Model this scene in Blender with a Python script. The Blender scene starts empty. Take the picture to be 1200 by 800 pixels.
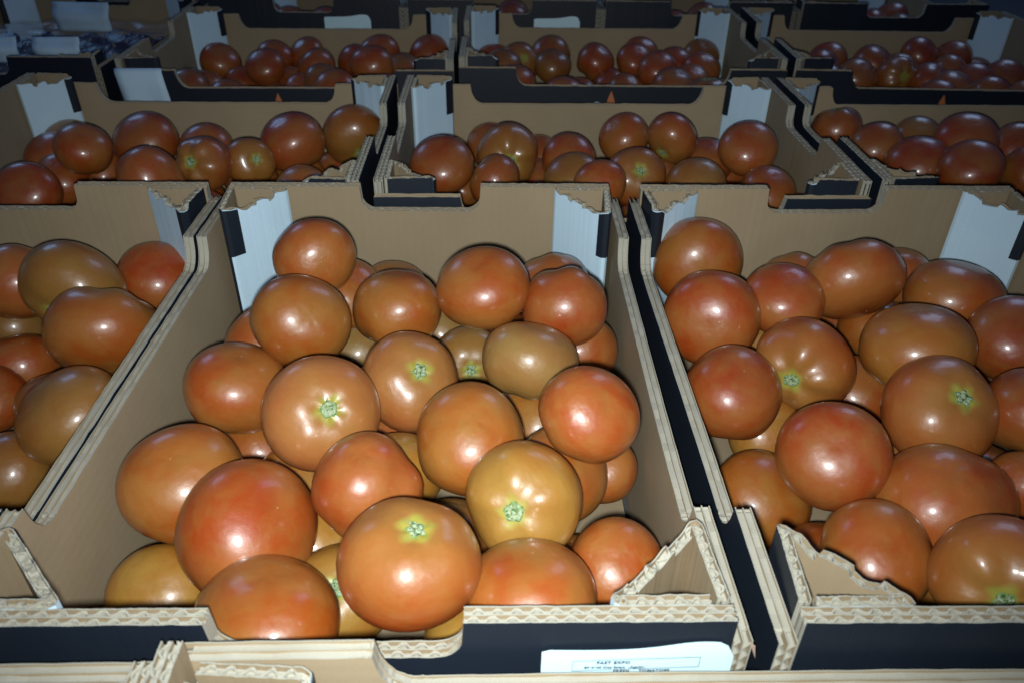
import bpy, math, random
import numpy as np
from mathutils import Vector, Matrix, Quaternion
PI = math.pi
sc = bpy.context.scene
col = sc.collection

# ------------------------------------------------------------------ camera
CAM = Vector((0.20855, -0.17787, 0.24419))
RT = Vector((0.99978169, -0.01712734, 0.01196807))
UP = Vector((-0.00025033, 0.56292578, 0.82650743))
FW = Vector((0.02089301, 0.82632997, -0.5627986))
cd = bpy.data.cameras.new('camera'); co = bpy.data.objects.new('camera', cd); col.objects.link(co)
M = Matrix.Identity(4)
for i in range(3):
    M[i][0] = RT[i]; M[i][1] = UP[i]; M[i][2] = -FW[i]; M[i][3] = CAM[i]
co.matrix_world = M
cd.sensor_width = 36; cd.lens = 921.0 / 1200 * 36; cd.clip_start = 0.01; cd.clip_end = 60
cd.dof.use_dof = True; cd.dof.focus_distance = .47; cd.dof.aperture_fstop = 15
sc.camera = co

# ------------------------------------------------------------------ light
w = bpy.data.worlds.new('World'); sc.world = w; w.use_nodes = True
bg = w.node_tree.nodes['Background']
bg.inputs['Color'].default_value = (0.07, 0.30, 1.0, 1); bg.inputs['Strength'].default_value = 0.052

def lamp(name, loc, target, size, power, color, sizey=None, shape='DISK'):
    l = bpy.data.lights.new(name, 'AREA'); l.shape = shape; l.size = size
    if sizey: l.size_y = sizey
    l.energy = power; l.color = color
    o = bpy.data.objects.new(name, l); col.objects.link(o); o.location = loc
    o.rotation_euler = (Vector(target) - Vector(loc)).to_track_quat('-Z', 'Y').to_euler()
    return o
# the phone's flash: a small bright lamp just below the lens
fl = CAM - UP * 0.0105 - RT * 0.004 + FW * 0.004
sl = bpy.data.lights.new('phone_flash', 'SPOT'); sl.energy = 13.0; sl.color = (0.95, 1.0, 1.01)
sl.shadow_soft_size = 0.0055; sl.spot_size = math.radians(104); sl.spot_blend = 1.0
so = bpy.data.objects.new('phone_flash', sl); col.objects.link(so); so.location = fl
so.rotation_euler = (FW + UP * 0.07 - RT * 0.03).to_track_quat('-Z', 'Y').to_euler()
# cold daylight falling in from a far opening, high on the right
lamp('daylight_opening', (1.5, 2.0, 1.5), (0.45, 0.5, 0), 0.55, 5.0, (0.42, 0.62, 1.0), 0.9, 'RECTANGLE')
lamp('daylight_opening_left', (-1.6, 2.3, 1.5), (-0.2, 0.9, 0), 0.7, 5.0, (0.28, 0.55, 1.0), 0.7, 'RECTANGLE')
sc.view_settings.view_transform = 'Standard'; sc.view_settings.look = 'None'
sc.view_settings.exposure = 0; sc.view_settings.gamma = 1

# ------------------------------------------------------------------ materials
def mat(name):
    m = bpy.data.materials.new(name); m.use_nodes = True
    nt = m.node_tree; b = nt.nodes['Principled BSDF']
    return m, nt, b, nt.nodes, nt.links
def noise(n, l, vec, scale, detail=3, rough=.55, dist=0):
    t = n.new('ShaderNodeTexNoise'); t.inputs['Scale'].default_value = scale
    t.inputs['Detail'].default_value = detail; t.inputs['Roughness'].default_value = rough
    t.inputs['Distortion'].default_value = dist
    l.new(vec, t.inputs['Vector']); return t.outputs['Fac']
def ramp(n, l, fac, stops):
    r = n.new('ShaderNodeValToRGB'); e = r.color_ramp.elements
    while len(e) < len(stops): e.new(.5)
    for k, (p, c) in enumerate(stops): e[k].position = p; e[k].color = (*c, 1) if len(c) == 3 else c
    l.new(fac, r.inputs['Fac']); return r.outputs['Color']
def mix(n, l, fac, a, b, mode='MIX'):
    m = n.new('ShaderNodeMix'); m.data_type = 'RGBA'; m.blend_type = mode
    for s, v in ((m.inputs[0], fac), (m.inputs[6], a), (m.inputs[7], b)):
        if hasattr(v, 'is_linked'): l.new(v, s)
        elif isinstance(v, (int, float)): s.default_value = v
        else: s.default_value = (*v, 1)
    return m.outputs[2]
def math_(n, l, op, a, b=None, c=None, clamp=False):
    m = n.new('ShaderNodeMath'); m.operation = op; m.use_clamp = clamp
    for s, v in zip(m.inputs, (a, b, c)):
        if v is None: continue
        if hasattr(v, 'is_linked'): l.new(v, s)
        else: s.default_value = v
    return m.outputs[0]
def bump(n, l, b, h, strength, dist):
    p = n.new('ShaderNodeBump'); p.inputs['Strength'].default_value = strength; p.inputs['Distance'].default_value = dist
    l.new(h, p.inputs['Height']); l.new(p.outputs['Normal'], b.inputs['Normal'])

def card(name, base, dark, fluted=0.0, rough=.8, spec=.25, axis=0, blotch=True):
    m, nt, b, n, l = mat(name)
    tc = n.new('ShaderNodeTexCoord').outputs['Object']
    oi = n.new('ShaderNodeObjectInfo').outputs['Random']
    mp = n.new('ShaderNodeMapping'); l.new(tc, mp.inputs['Vector'])
    cb = n.new('ShaderNodeCombineXYZ'); l.new(oi, cb.inputs[0]); l.new(oi, cb.inputs[1]); l.new(cb.outputs[0], mp.inputs['Location'])
    v = mp.outputs[0]
    a = noise(n, l, v, 28, 4, .6); lo = noise(n, l, v, 7, 3, .6, .6); f = noise(n, l, v, 900, 3, .7); g = noise(n, l, v, 5200, 2, .6)
    c = mix(n, l, a, dark, base)
    c = mix(n, l, math_(n, l, 'MULTIPLY', math_(n, l, 'SUBTRACT', lo, .42, None, True), 1.6, None, True), c, tuple(x * .68 for x in base))
    c = mix(n, l, math_(n, l, 'MULTIPLY', f, .40), c, tuple(x * .55 for x in base))
    c = mix(n, l, math_(n, l, 'MULTIPLY', math_(n, l, 'GREATER_THAN', g, .66), .35), c, tuple(min(1, x * 1.5) for x in base))
    h = math_(n, l, 'MULTIPLY', f, .3)
    if fluted:
        sx = n.new('ShaderNodeSeparateXYZ'); l.new(tc, sx.inputs[0])
        wv = math_(n, l, 'SINE', math_(n, l, 'MULTIPLY', math_(n, l, 'ADD', sx.outputs[axis], math_(n, l, 'MULTIPLY', a, .0012)), 2 * PI / .0068))
        h = math_(n, l, 'ADD', h, math_(n, l, 'MULTIPLY', wv, fluted))
        c = mix(n, l, math_(n, l, 'MULTIPLY_ADD', wv, .035, .035), c, tuple(x * .62 for x in base))
    l.new(c, b.inputs['Base Color']); b.inputs['Roughness'].default_value = rough
    b.inputs['Specular IOR Level'].default_value = spec
    bump(n, l, b, h, .35, .0006)
    return m
KRAFT = card('kraft_cardboard_upright_flutes', (.375, .29, .18), (.29, .22, .13), .12, axis=0)
KRAFT_SIDE = card('kraft_cardboard_level_flutes', (.43, .335, .21), (.335, .255, .155), .06, axis=2)
KRAFT_EDGE = card('cut_cardboard_edge', (.44, .44, .37), (.32, .31, .24), 0, rough=.9)
FLUTE = card('fluted_medium', (.46, .45, .37), (.33, .30, .23), 0, rough=.9)
BLACK = card('black_printed_board', (.012, .019, .031), (.008, .013, .022), 0, rough=.5, spec=.4)
WHITE = card('white_lined_board', (.62, .84, .98), (.58, .80, .95), 0, rough=.6, spec=.4)

def simple(name, colr, rough=.5, spec=.5, nscale=0, amt=.3):
    m, nt, b, n, l = mat(name)
    tc = n.new('ShaderNodeTexCoord').outputs['Object']
    f = noise(n, l, tc, nscale or 200, 4)
    c = mix(n, l, math_(n, l, 'MULTIPLY', f, amt), colr, tuple(x * .5 for x in colr))
    l.new(c, b.inputs['Base Color']); b.inputs['Roughness'].default_value = rough; b.inputs['Specular IOR Level'].default_value = spec
    return m
LABEL = simple('glossy_label_paper', (.68, .93, .99), .45, .5, 90, .08)
INK = simple('label_ink', (.02, .03, .07), .6)
INKGREY = simple('label_frame_ink', (.22, .33, .36), .6)
PRINT_OR = simple('orange_print', (.55, .17, .06), .5)
PRINT_WH = simple('white_print', (.5, .58, .66), .5)
GROUND = simple('dark_concrete', (.09, .09, .09), .85, .3, 12, .8)

def tomato_mat():
    m, nt, b, n, l = mat('tomato_skin')
    tc = n.new('ShaderNodeTexCoord').outputs['Object']
    oi = n.new('ShaderNodeObjectInfo')
    cb = n.new('ShaderNodeCombineXYZ')
    r10 = math_(n, l, 'MULTIPLY', oi.outputs['Random'], 37.0)
    for k in range(3): l.new(r10, cb.inputs[k])
    va = n.new('ShaderNodeVectorMath'); va.operation = 'ADD'; l.new(tc, va.inputs[0]); l.new(cb.outputs[0], va.inputs[1])
    v = va.outputs[0]
    big = noise(n, l, v, 1.1, 3, .5, .3); mid = noise(n, l, v, 3.2, 3, .55); fine = noise(n, l, v, 40, 4, .7); speck = noise(n, l, v, 130, 2, .6)
    base = oi.outputs['Color']
    # unripe patches: yellow-olive, redder patches
    hsv = n.new('ShaderNodeHueSaturation'); l.new(base, hsv.inputs['Color']); hsv.inputs['Hue'].default_value = .519; hsv.inputs['Saturation'].default_value = .95; hsv.inputs['Value'].default_value = 1.05
    hs2 = n.new('ShaderNodeHueSaturation'); l.new(base, hs2.inputs['Color']); hs2.inputs['Hue'].default_value = .494; hs2.inputs['Saturation'].default_value = 1.01; hs2.inputs['Value'].default_value = .98
    mr = n.new('ShaderNodeMapRange'); mr.inputs[1].default_value = .38; mr.inputs[2].default_value = .64; l.new(big, mr.inputs[0])
    c = mix(n, l, mr.outputs[0], hsv.outputs[0], hs2.outputs[0])
    mr2 = n.new('ShaderNodeMapRange'); mr2.inputs[1].default_value = .5; mr2.inputs[2].default_value = .8; l.new(mid, mr2.inputs[0])
    c = mix(n, l, math_(n, l, 'MULTIPLY', mr2.outputs[0], .45), c, (.27, .15, .028))
    sz = n.new('ShaderNodeSeparateXYZ'); l.new(tc, sz.inputs[0])
    sh = n.new('ShaderNodeMapRange'); sh.inputs[1].default_value = -.1; sh.inputs[2].default_value = 1.0; sh.inputs[3].default_value = 0; sh.inputs[4].default_value = .42
    l.new(math_(n, l, 'ADD', sz.outputs[2], math_(n, l, 'MULTIPLY', math_(n, l, 'SUBTRACT', big, .5), 1.6)), sh.inputs[0])
    c = mix(n, l, sh.outputs[0], c, (.25, .14, .026))
    # speckle
    c = mix(n, l, math_(n, l, 'MULTIPLY', math_(n, l, 'SUBTRACT', speck, .48, None, True), 1.1), c, (.46, .22, .06))
    c = mix(n, l, math_(n, l, 'MULTIPLY', fine, .42), c, (.21, .042, .008))
    # green yellow shoulders round the stem with a star outline
    sx = n.new('ShaderNodeSeparateXYZ'); l.new(tc, sx.inputs[0])
    rad = math_(n, l, 'SQRT', math_(n, l, 'ADD', math_(n, l, 'MULTIPLY', sx.outputs[0], sx.outputs[0]), math_(n, l, 'MULTIPLY', sx.outputs[1], sx.outputs[1])))
    ang = math_(n, l, 'ARCTAN2', sx.outputs[1], sx.outputs[0])
    star = math_(n, l, 'MULTIPLY', math_(n, l, 'SINE', math_(n, l, 'MULTIPLY', ang, 5.0)), .03)
    rr = math_(n, l, 'ADD', math_(n, l, 'ADD', rad, star), math_(n, l, 'MULTIPLY', math_(n, l, 'SUBTRACT', mid, .5), .25))
    top = math_(n, l, 'GREATER_THAN', sx.outputs[2], 0.1)
    h1 = n.new('ShaderNodeMapRange'); h1.inputs[1].default_value = .13; h1.inputs[2].default_value = .31; h1.inputs[3].default_value = 1; h1.inputs[4].default_value = 0; h1.interpolation_type = 'SMOOTHSTEP'; l.new(rr, h1.inputs[0])
    h2 = n.new('ShaderNodeMapRange'); h2.inputs[1].default_value = .3; h2.inputs[2].default_value = .95; h2.inputs[3].default_value = .26; h2.inputs[4].default_value = 0; l.new(rr, h2.inputs[0])
    c = mix(n, l, math_(n, l, 'MULTIPLY', h2.outputs[0], top), c, (.28, .20, .045))
    c = mix(n, l, math_(n, l, 'MULTIPLY', h1.outputs[0], top), c, (.30, .27, .045))
    l.new(c, b.inputs['Base Color'])
    l.new(math_(n, l, 'MULTIPLY_ADD', noise(n, l, v, 9, 4, .7), .22, .28), b.inputs['Roughness']); b.inputs['Specular IOR Level'].default_value = .55
    b.inputs['Coat Weight'].default_value = .50; b.inputs['Coat Roughness'].default_value = .17
    b.inputs['Subsurface Weight'].default_value = .12; b.inputs['Subsurface Radius'].default_value = (.012, .004, .002); b.inputs['Subsurface Scale'].default_value = .35
    bn = math_(n, l, 'ADD', math_(n, l, 'MULTIPLY', fine, .020), math_(n, l, 'MULTIPLY', noise(n, l, v, 2.6, 2), .16))
    bump(n, l, b, bn, .8, .005)
    return m
TOM = tomato_mat()
def scar_mat():
    m, nt, b, n, l = mat('corky_stem_scar')
    tc = n.new('ShaderNodeTexCoord').outputs['Object']
    f = noise(n, l, tc, 14, 3, .7)
    sx = n.new('ShaderNodeSeparateXYZ'); l.new(tc, sx.inputs[0])
    rad = math_(n, l, 'SQRT', math_(n, l, 'ADD', math_(n, l, 'MULTIPLY', sx.outputs[0], sx.outputs[0]), math_(n, l, 'MULTIPLY', sx.outputs[1], sx.outputs[1])))
    c = ramp(n, l, f, [(.34, (.03, .10, .02)), (.44, (.25, .36, .15)), (.58, (.50, .60, .38))])
    c2 = mix(n, l, math_(n, l, 'MULTIPLY', math_(n, l, 'GREATER_THAN', rad, .150), .6), c, (.16, .30, .05))
    l.new(c2, b.inputs['Base Color']); b.inputs['Roughness'].default_value = .7
    bump(n, l, b, f, .6, .03)
    return m
SCAR = scar_mat()
TIP = simple('dry_blossom_tip', (.30, .19, .07), .8)

# ------------------------------------------------------------------ helpers
def mesh(name, V, F, mi, mats, smooth=False):
    me = bpy.data.meshes.new(name); me.from_pydata([tuple(v) for v in V], [], F)
    for m in mats: me.materials.append(m)
    me.polygons.foreach_set('material_index', mi)
    me.polygons.foreach_set('use_smooth', [smooth] * len(F))
    me.update(); return me
def obj(name, me, parent=None, loc=(0, 0, 0)):
    o = bpy.data.objects.new(name, me); col.objects.link(o); o.location = loc
    if parent: o.parent = parent
    return o
def tag(o, label, cat, group=None, kind=None):
    if label: o['label'] = label
    if cat: o['category'] = cat
    if group: o['group'] = group
    if kind: o['kind'] = kind
    return o

class B:                                            # collects one mesh
    def __init__(s): s.V = []; s.F = []; s.M = []
    def box(s, a, b, m=0):
        k = len(s.V)
        for x in (a[0], b[0]):
            for y in (a[1], b[1]):
                for z in (a[2], b[2]): s.V.append((x, y, z))
        for f in ((0, 1, 3, 2), (4, 6, 7, 5), (0, 4, 5, 1), (2, 3, 7, 6), (0, 2, 6, 4), (1, 5, 7, 3)):
            s.F.append(tuple(k + i for i in f)); s.M.append(m)
    def ribbon(s, P, N, off, wd, top, bot, mo, mi_, mt):
        """upright sheet along P (n,2) with normals N, centred off[i] from P; outer face mo, inner mi_, cut top mt"""
        n = len(P); k = len(s.V)
        off = np.broadcast_to(off, n); top = np.broadcast_to(top, n); bot = np.broadcast_to(bot, n)
        A = P + N * (off + wd / 2)[:, None]; C_ = P + N * (off - wd / 2)[:, None]
        for i in range(n):
            s.V += [(A[i, 0], A[i, 1], bot[i]), (A[i, 0], A[i, 1], top[i]), (C_[i, 0], C_[i, 1], top[i]), (C_[i, 0], C_[i, 1], bot[i])]
        for i in range(n - 1):
            a = k + 4 * i; b = a + 4
            o = mo(i) if callable(mo) else mo
            s.F += [(a, b, b + 1, a + 1), (a + 1, b + 1, b + 2, a + 2), (a + 2, b + 2, b + 3, a + 3)]; s.M += [o, mt, mi_]
        for a in (k, k + 4 * (n - 1)):
            s.F.append((a, a + 1, a + 2, a + 3)); s.M.append(mt)
    def mesh(s, name, mats, smooth=False): return mesh(name, s.V, s.F, s.M, mats, smooth)

def path(pts, ds, rc=0.0):
    """resample a polyline, return points, normals (left side), arc length"""
    P = np.array(pts, float)
    if rc:
        Q = [P[0]]
        for i in range(1, len(P) - 1):
            a = (P[i - 1] - P[i]); b = (P[i + 1] - P[i]); a /= np.linalg.norm(a); b /= np.linalg.norm(b)
            for t in np.linspace(0, 1, 5): Q.append((1 - t) ** 2 * (P[i] + a * rc) + 2 * t * (1 - t) * P[i] + t * t * (P[i] + b * rc))
        Q.append(P[-1]); P = np.array(Q)
    d = np.r_[0, np.cumsum(np.linalg.norm(np.diff(P, axis=0), axis=1))]
    n = max(2, int(d[-1] / ds) + 1); s = np.linspace(0, d[-1], n)
    R = np.stack([np.interp(s, d, P[:, 0]), np.interp(s, d, P[:, 1])], -1)
    T = np.gradient(R, axis=0); T /= np.linalg.norm(T, axis=1)[:, None]
    return R, np.stack([-T[:, 1], T[:, 0]], -1), s

MATS = [KRAFT, BLACK, WHITE, KRAFT_EDGE, FLUTE, KRAFT_SIDE]
K_, BK, WH, ED, FLT, KS = range(6)
HT = .140

def fluted(b, pts, plies, t, pitch, topf, outer, inner, rng, bot=0.0, crush=1.0, rc=0.0, ds=.0009):
    """corrugated board standing along pts; the left side of the path is the outer face"""
    P, N, s = path(pts, ds, rc)
    top = np.array([topf(x) for x in s])
    tl = .00055; tot = plies * t
    sm = lambda k: np.convolve(rng.normal(size=len(s) + 8), np.ones(k) / k, 'same')[:len(s)]
    for p in range(plies + 1):
        off = tot / 2 - p * t
        mo = outer if p == 0 else K_
        mi_ = inner if p == plies else K_
        jit = sm(5) * .00025 * crush
        b.ribbon(P, N, off + sm(9) * .00012 * crush, tl, top + jit, bot, mo, mi_, ED)
    for p in range(plies):
        b.ribbon(P, N, tot / 2 - (p + .5) * t, t - tl - .0003, top - .0022, bot, FLT, FLT, FLT)
        ph = rng.uniform(0, 6.28); mid = tot / 2 - (p + .5) * t
        warp = sm(25) * .5 * crush
        wv = np.sin(2 * PI * s / pitch + ph + warp) * (t / 2 - tl) + sm(5) * .00018 * crush
        lim = t / 2 - tl / 2 - .00055
        wv = np.clip(wv * 1.15, -lim, lim)
        b.ribbon(P, N, mid + wv, .0010, top - .0002 + sm(5) * .0004 * crush - np.abs(sm(11)) * .0006 * crush, bot, FLT, FLT, FLT)

def notch_top(L, half, depth, r):
    c = L / 2
    def f(x):
        d = abs(x - c)
        if d > half: return HT
        e = half - d
        if e < r: return HT - depth + (r - math.sqrt(max(0, r * r - (r - e) ** 2))) * (1 if depth <= r else 1) if (r - math.sqrt(max(0, r * r - (r - e) ** 2))) < depth else HT
        return HT - depth
    return f
def side_top(L, h1, h2, n0=.069, r=.014):
    def f(x):
        d = min(x, L - x)
        if d < n0: return HT - h1
        if d < n0 + r:
            u = (d - n0) / r
            return HT - h1 - (h2 - h1) * math.sqrt(max(0, 1 - (1 - u) ** 2))
        return HT - h2
    return f

def carton_meshes(seed, post_drop=0.0, plain=False, h1=.012, h2=.033, crush=1.0):
    rng = np.random.default_rng(seed); W, D = .3, .4; out = {}
    # end panels: upright flutes, two plies, hand hole cut down in the middle
    for e in (0, 1):
        b = B(); L = W - .006
        if e == 0: pts = [(W - .003, .0036), (.003, .0036)]      # left of the path looks to -y
        else: pts = [(.003, D - .0036), (W - .003, D - .0036)]
        if e == 0: pts = pts
        wob = rng.uniform(-.0008, .0008, 4)
        pts = [tuple(np.array(pts[0]) * (1 - q) + np.array(pts[1]) * q + np.array((0, 0 if k in (0, 3) else wob[k]))) for k, q in enumerate((0, .33, .66, 1))]
        sgn = pts
        P, N, s = path(pts, .01)
        out_is_left = (N[0][1] < 0) if e == 0 else (N[0][1] > 0)
        fluted(b, pts, 2, .0034, .0072, notch_top(L, .0465, .0205, .011), BK if out_is_left else K_, K_ if out_is_left else BK, rng, crush=crush)
        out['end%d' % e] = b.mesh('end_panel', MATS)
    # side panels: level flutes, two plies
    for e in (0, 1):
        b = B(); t = .0034; tl = .0005; ft = side_top(D, h1, h2)
        sg = -1 if e == 0 else 1; xc = -.0011 if e == 0 else W + .0011
        wob = rng.uniform(-.0012, .0012, 3)
        ys = np.unique(np.r_[np.linspace(0, D, 60), np.linspace(.066, .086, 16), D - np.linspace(.066, .086, 16), .006, D - .006])
        bow = lambda y: wob[0] * math.sin(PI * y / D) + wob[1] * math.sin(2 * PI * y / D) * .5
        P = np.array([(xc + bow(y), y) for y in ys]); N = np.tile(np.array([[sg * 1.0, 0]]), (len(ys), 1))
        top = np.array([ft(y) for y in ys])
        for p in range(3):
            off = t - p * t
            b.ribbon(P, N, off, tl, top + rng.normal(size=len(ys)) * .00016, 0, BK if p == 0 else KS, KS, ED)
        m_ = (ys >= .0059) & (ys <= D - .0059)
        for p in range(2):
            b.ribbon(P[m_], N[m_], t / 2 - p * t, t - tl - .0002, top[m_] - .0007 - rng.uniform(0, .0009, m_.sum()), 0, FLT, FLT, FLT)
            # wavy medium seen at the two upright cut ends
            for (y0, y1, zt) in ((.0003, .0062, ft(0)), (D - .0062, D - .0003, ft(0))):
                zz = np.arange(0, zt - .0003, .0009); ph = rng.uniform(0, 6)
                o_ = xc + sg * (t / 2 - p * t) + np.sin(2 * PI * zz / .0068 + ph) * (t / 2 - tl * .8) + rng.normal(size=len(zz)) * .00012
                k = len(b.V)
                for x, z in zip(o_, zz):
                    b.V += [(x - .0003, y0, z), (x + .0003, y0, z), (x + .0003, y1, z), (x - .0003, y1, z)]
                for i in range(len(zz) - 1):
                    a = k + 4 * i; c = a + 4
                    for q in range(4):
                        b.F.append((a + q, a + (q + 1) % 4, c + (q + 1) % 4, c + q)); b.M.append(FLT)
        out['side%d' % e] = b.mesh('side_panel', MATS)
    # folded triangular corner posts
    for k, (mx, my) in enumerate(((0, 0), (1, 0), (0, 1), (1, 1))):
        b = B(); zt = HT - post_drop
        q = [(.0105, .0098), (.0455 + rng.uniform(-.002, .002), .0096), (.0085, .0465 + rng.uniform(-.002, .002)), (.0058, .0105)]
        q = [(W - x if mx else x, D - y if my else y) for x, y in q]
        flip = (mx + my) % 2 == 0                      # keep the outside of the triangle on the left of the path
        P, N, s = path(q, .002, .0025)
        cen = np.array([np.mean([a[0] for a in q]), np.mean([a[1] for a in q])])
        if ((P[3] - cen) @ N[3]) < 0: q = q[::-1]; rev = True
        else: rev = False
        P, N, s = path(q, .0009, .0025)
        tot = s[-1]; l1 = .035; ld = .053
        a0, a1 = rng.uniform(0, 6.28, 2); st = rng.uniform(.35, .7); dip = rng.uniform(.004, .008)
        def tp(x, rev=rev):
            x = tot - x if rev else x
            if x < l1: return zt - .0002
            if x > l1 + ld: return zt
            u = (x - l1) / ld
            return zt - dip * (1 if u > st else .35) * math.sin(PI * u) ** .7 - .0018 * math.sin(9 * u + a0) ** 2 - .0004 * math.sin(31 * u + a1) - (.0022 if .22 < u < st * .62 else 0)
        # outer liner is split so that a black printed strip shows at the top beside the long wall
        def om(i):
            x = (tot - s[i]) if rev else s[i]
            return (K_ if plain else BK) if x > l1 + ld * .99 else WH
        fluted(b, q, 1, .0042, .0070, tp, om, K_, rng, bot=.005, crush=1.6 * crush, rc=.0025)
        sel = [i for i in range(len(s)) if l1 + ld * .80 < ((tot - s[i]) if rev else s[i]) < l1 + ld * 1.0]
        if len(sel) > 2 and not plain:
            b.ribbon(P[sel], N[sel], .0027, .0002, np.array([tp(s[i]) - .0006 for i in sel]), zt - .040, BK, BK, BK)
        out['post%d' % k] = b.mesh('corner_post', MATS)
    b = B(); b.box((.0075, .0075, .001), (W - .0075, D - .0075, .0055), K_)
    out['floor'] = b.mesh('floor_panel', MATS)
    # printed mark on the long walls: an orange flame and a white dot, cut low
    for e in (0, 1):
        b = B(); x = -.0049 if e == 0 else W + .0049; y = .213 if e == 0 else .187; z = HT - .038
        d = .0004 if e else -.0004
        dy = -1 if e == 0 else 1
        # flame
        k = len(b.V); F = [(0, 0), (.004, -.010), (.0065, -.020), (.003, -.027), (-.003, -.027), (-.006, -.020), (-.0035, -.009)]
        for xx in (x, x + d):
            for (a, c) in F: b.V.append((xx, y + a * dy, z + c))
        n_ = len(F); b.F += [tuple(k + i for i in range(n_)), tuple(k + n_ + i for i in range(n_))]; b.M += [0, 0]
        for i in range(n_): b.F.append((k + i, k + (i + 1) % n_, k + n_ + (i + 1) % n_, k + n_ + i)); b.M.append(0)
        k = len(b.V); n_ = 16
        for xx in (x, x + d):
            for i in range(n_): b.V.append((xx, y - dy * .017 + .007 * math.cos(i * PI / 8), z - .019 + .0055 * math.sin(i * PI / 8)))
        b.F += [tuple(k + i for i in range(n_)), tuple(k + n_ + i for i in range(n_))]; b.M += [1, 1]
        out['mark%d' % e] = b.mesh('printed_mark', [PRINT_OR, PRINT_WH])
    return out

VAR = [carton_meshes(11), carton_meshes(23), carton_meshes(37), carton_meshes(51, post_drop=.011, h2=.034, crush=1.3), carton_meshes(52, post_drop=.011, h2=.034, crush=1.3, plain=True)]
CARTONS = {}
def carton(key, x0, y0, z0, rot, wide, var, label, group='open cardboard cartons standing in rows', cat='carton'):
    """x0,y0: front left corner of the footprint; z0: rim height"""
    W, D = (.4, .3) if wide else (.3, .4)
    e = bpy.data.objects.new('cardboard_carton', None); col.objects.link(e); e.empty_display_size = .05
    c, s = math.cos(rot), math.sin(rot)
    e.location = (x0 + c * W / 2 - s * D / 2, y0 + s * W / 2 + c * D / 2, z0 - HT)
    e.rotation_euler = (0, 0, rot - (PI / 2 if wide else 0))
    tag(e, label, cat, group)
    mm = VAR[var]
    for k, nm in (('end0', 'end_panel'), ('end1', 'end_panel'), ('side0', 'side_panel'), ('side1', 'side_panel'), ('floor', 'floor_panel'),
                  ('post0', 'corner_post'), ('post1', 'corner_post'), ('post2', 'corner_post'), ('post3', 'corner_post'), ):
        obj(nm, mm[k], e, (-.15, -.2, 0))
    sides = [o for o in e.children if o.name.startswith('side_panel')]
    if key not in ('A0', 'B0', 'C', 'R', 'L'):
        for k, sp in enumerate(sides): obj('printed_mark', mm['mark%d' % k], sp)
    CARTONS[key] = e
    return e

# ------------------------------------------------------------------ setting
gb = B(); gb.box((-30, -30, -.30), (30, 30, -.1535), 0)
tag(obj('ground', gb.mesh('ground', [GROUND])), None, None, kind='structure')

carton('C', 0, 0, 0, 0, False, 0, 'central front carton of tomatoes with a white address label on its dark front')
carton('R', .3188, -.001, 0, 0, False, 1, 'narrow open tomato carton at the right picture edge, front row, right of the labelled one')
carton('L', -.3116, 0, 0, 0, False, 2, 'narrow open tomato carton cut by the left picture edge, beside the labelled one')
carton('C2', .1115, .409, -.002, 0, True, 1, 'wide open carton directly behind the central carton, second row middle')
carton('R2', .527, .423, -.006, .004, True, 0, 'wide open carton at the right picture edge in the second row')
carton('L2', -.3, .406, -.002, .003, True, 2, 'wide open carton at the left in the second row, with a tall white corner paper')
carton('C3', .164, .797, -.006, -.003, True, 2, 'wide dark fronted carton in the middle of the third row')
carton('R3', .572, .790, -.004, -.03, True, 1, 'wide dark fronted carton at the right of the third row')
carton('L3', -.242, .782, -.008, .02, True, 0, 'wide dark fronted carton left in the third row, white paper hung over its front corner')
carton('C4', .069, 1.13, -.006, 0, False, 1, 'narrow carton at the top picture edge in the middle of the farthest row')
carton('R4', .379, 1.13, -.006, 0, False, 2, 'narrow carton at the top picture edge, right of the middle in the farthest row')
carton('L4', -.24, 1.13, -.006, 0, False, 0, 'narrow carton at the top picture edge, left of the middle in the farthest row')
carton('RR4', .69, 1.13, -.006, 0, False, 1, 'narrow carton in the top right picture corner, farthest row')
carton('A0', .098, -.3125, .013, .003, True, 3, 'wide carton cut by the bottom picture edge, nearest the viewer on the right')
carton('B0', -.3045, -.3165, .008, .0, True, 4, 'wide carton cut by the bottom left picture corner, nearest the viewer')
carton('G1', -.575, .80, -.012, .01, False, 2, 'film covered carton of dark grapes at the top left, nearest of the grape cartons')
carton('G2', -.90, .83, -.012, .0, False, 1, 'film covered carton of dark grapes at the left picture edge near the top')
carton('G3', -.56, 1.23, -.012, .0, False, 0, 'film covered carton of dark grapes in the top left picture corner')

# ------------------------------------------------------------------ labels on cartons
def label_mesh(w_, h_, bulge=.004, tilt=0.0, bend=.0015):
    b = B(); nx, nz = 24, 8; V = []
    for th in (0, .00016):
        for j in range(nz + 1):
            for i in range(nx + 1):
                u = i / nx; v = j / nz
                topz = bulge * math.exp(-((u - .82) / .2) ** 2) - (.0075 * max(0, (u - .93) / .07) ** 1.7)
                z = -h_ + v * (h_ + topz) + tilt * u * w_
                if v == 1 and i == 0: z -= .0012
                V.append((u * w_, -th - bend * (u - .3) ** 2 - .0006 * math.sin(5 * u) * v, z))
    b.V = V; n1 = (nx + 1) * (nz + 1)
    for L in (0, 1):
        for j in range(nz):
            for i in range(nx):
                a = L * n1 + j * (nx + 1) + i; b.F.append((a, a + 1, a + nx + 2, a + nx + 1)); b.M.append(0)
    for i in range(nx):
        for j in (0, nz):
            a = j * (nx + 1) + i; b.F.append((a, a + 1, a + 1 + n1, a + n1)); b.M.append(0)
    for j in range(nz):
        for i in (0, nx):
            a = j * (nx + 1) + i; c = a + nx + 1; b.F.append((a, c, c + n1, a + n1)); b.M.append(0)
    return b.mesh('shipping_label', [LABEL], False)
lm = label_mesh(.0725, .036, .0026, .018, .0006)
ep = [o for o in CARTONS['C'].children if o.name.startswith('end_panel')][0]
lb = obj('shipping_label', lm, ep, (.2258, -.0013, HT - .0144))
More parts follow.
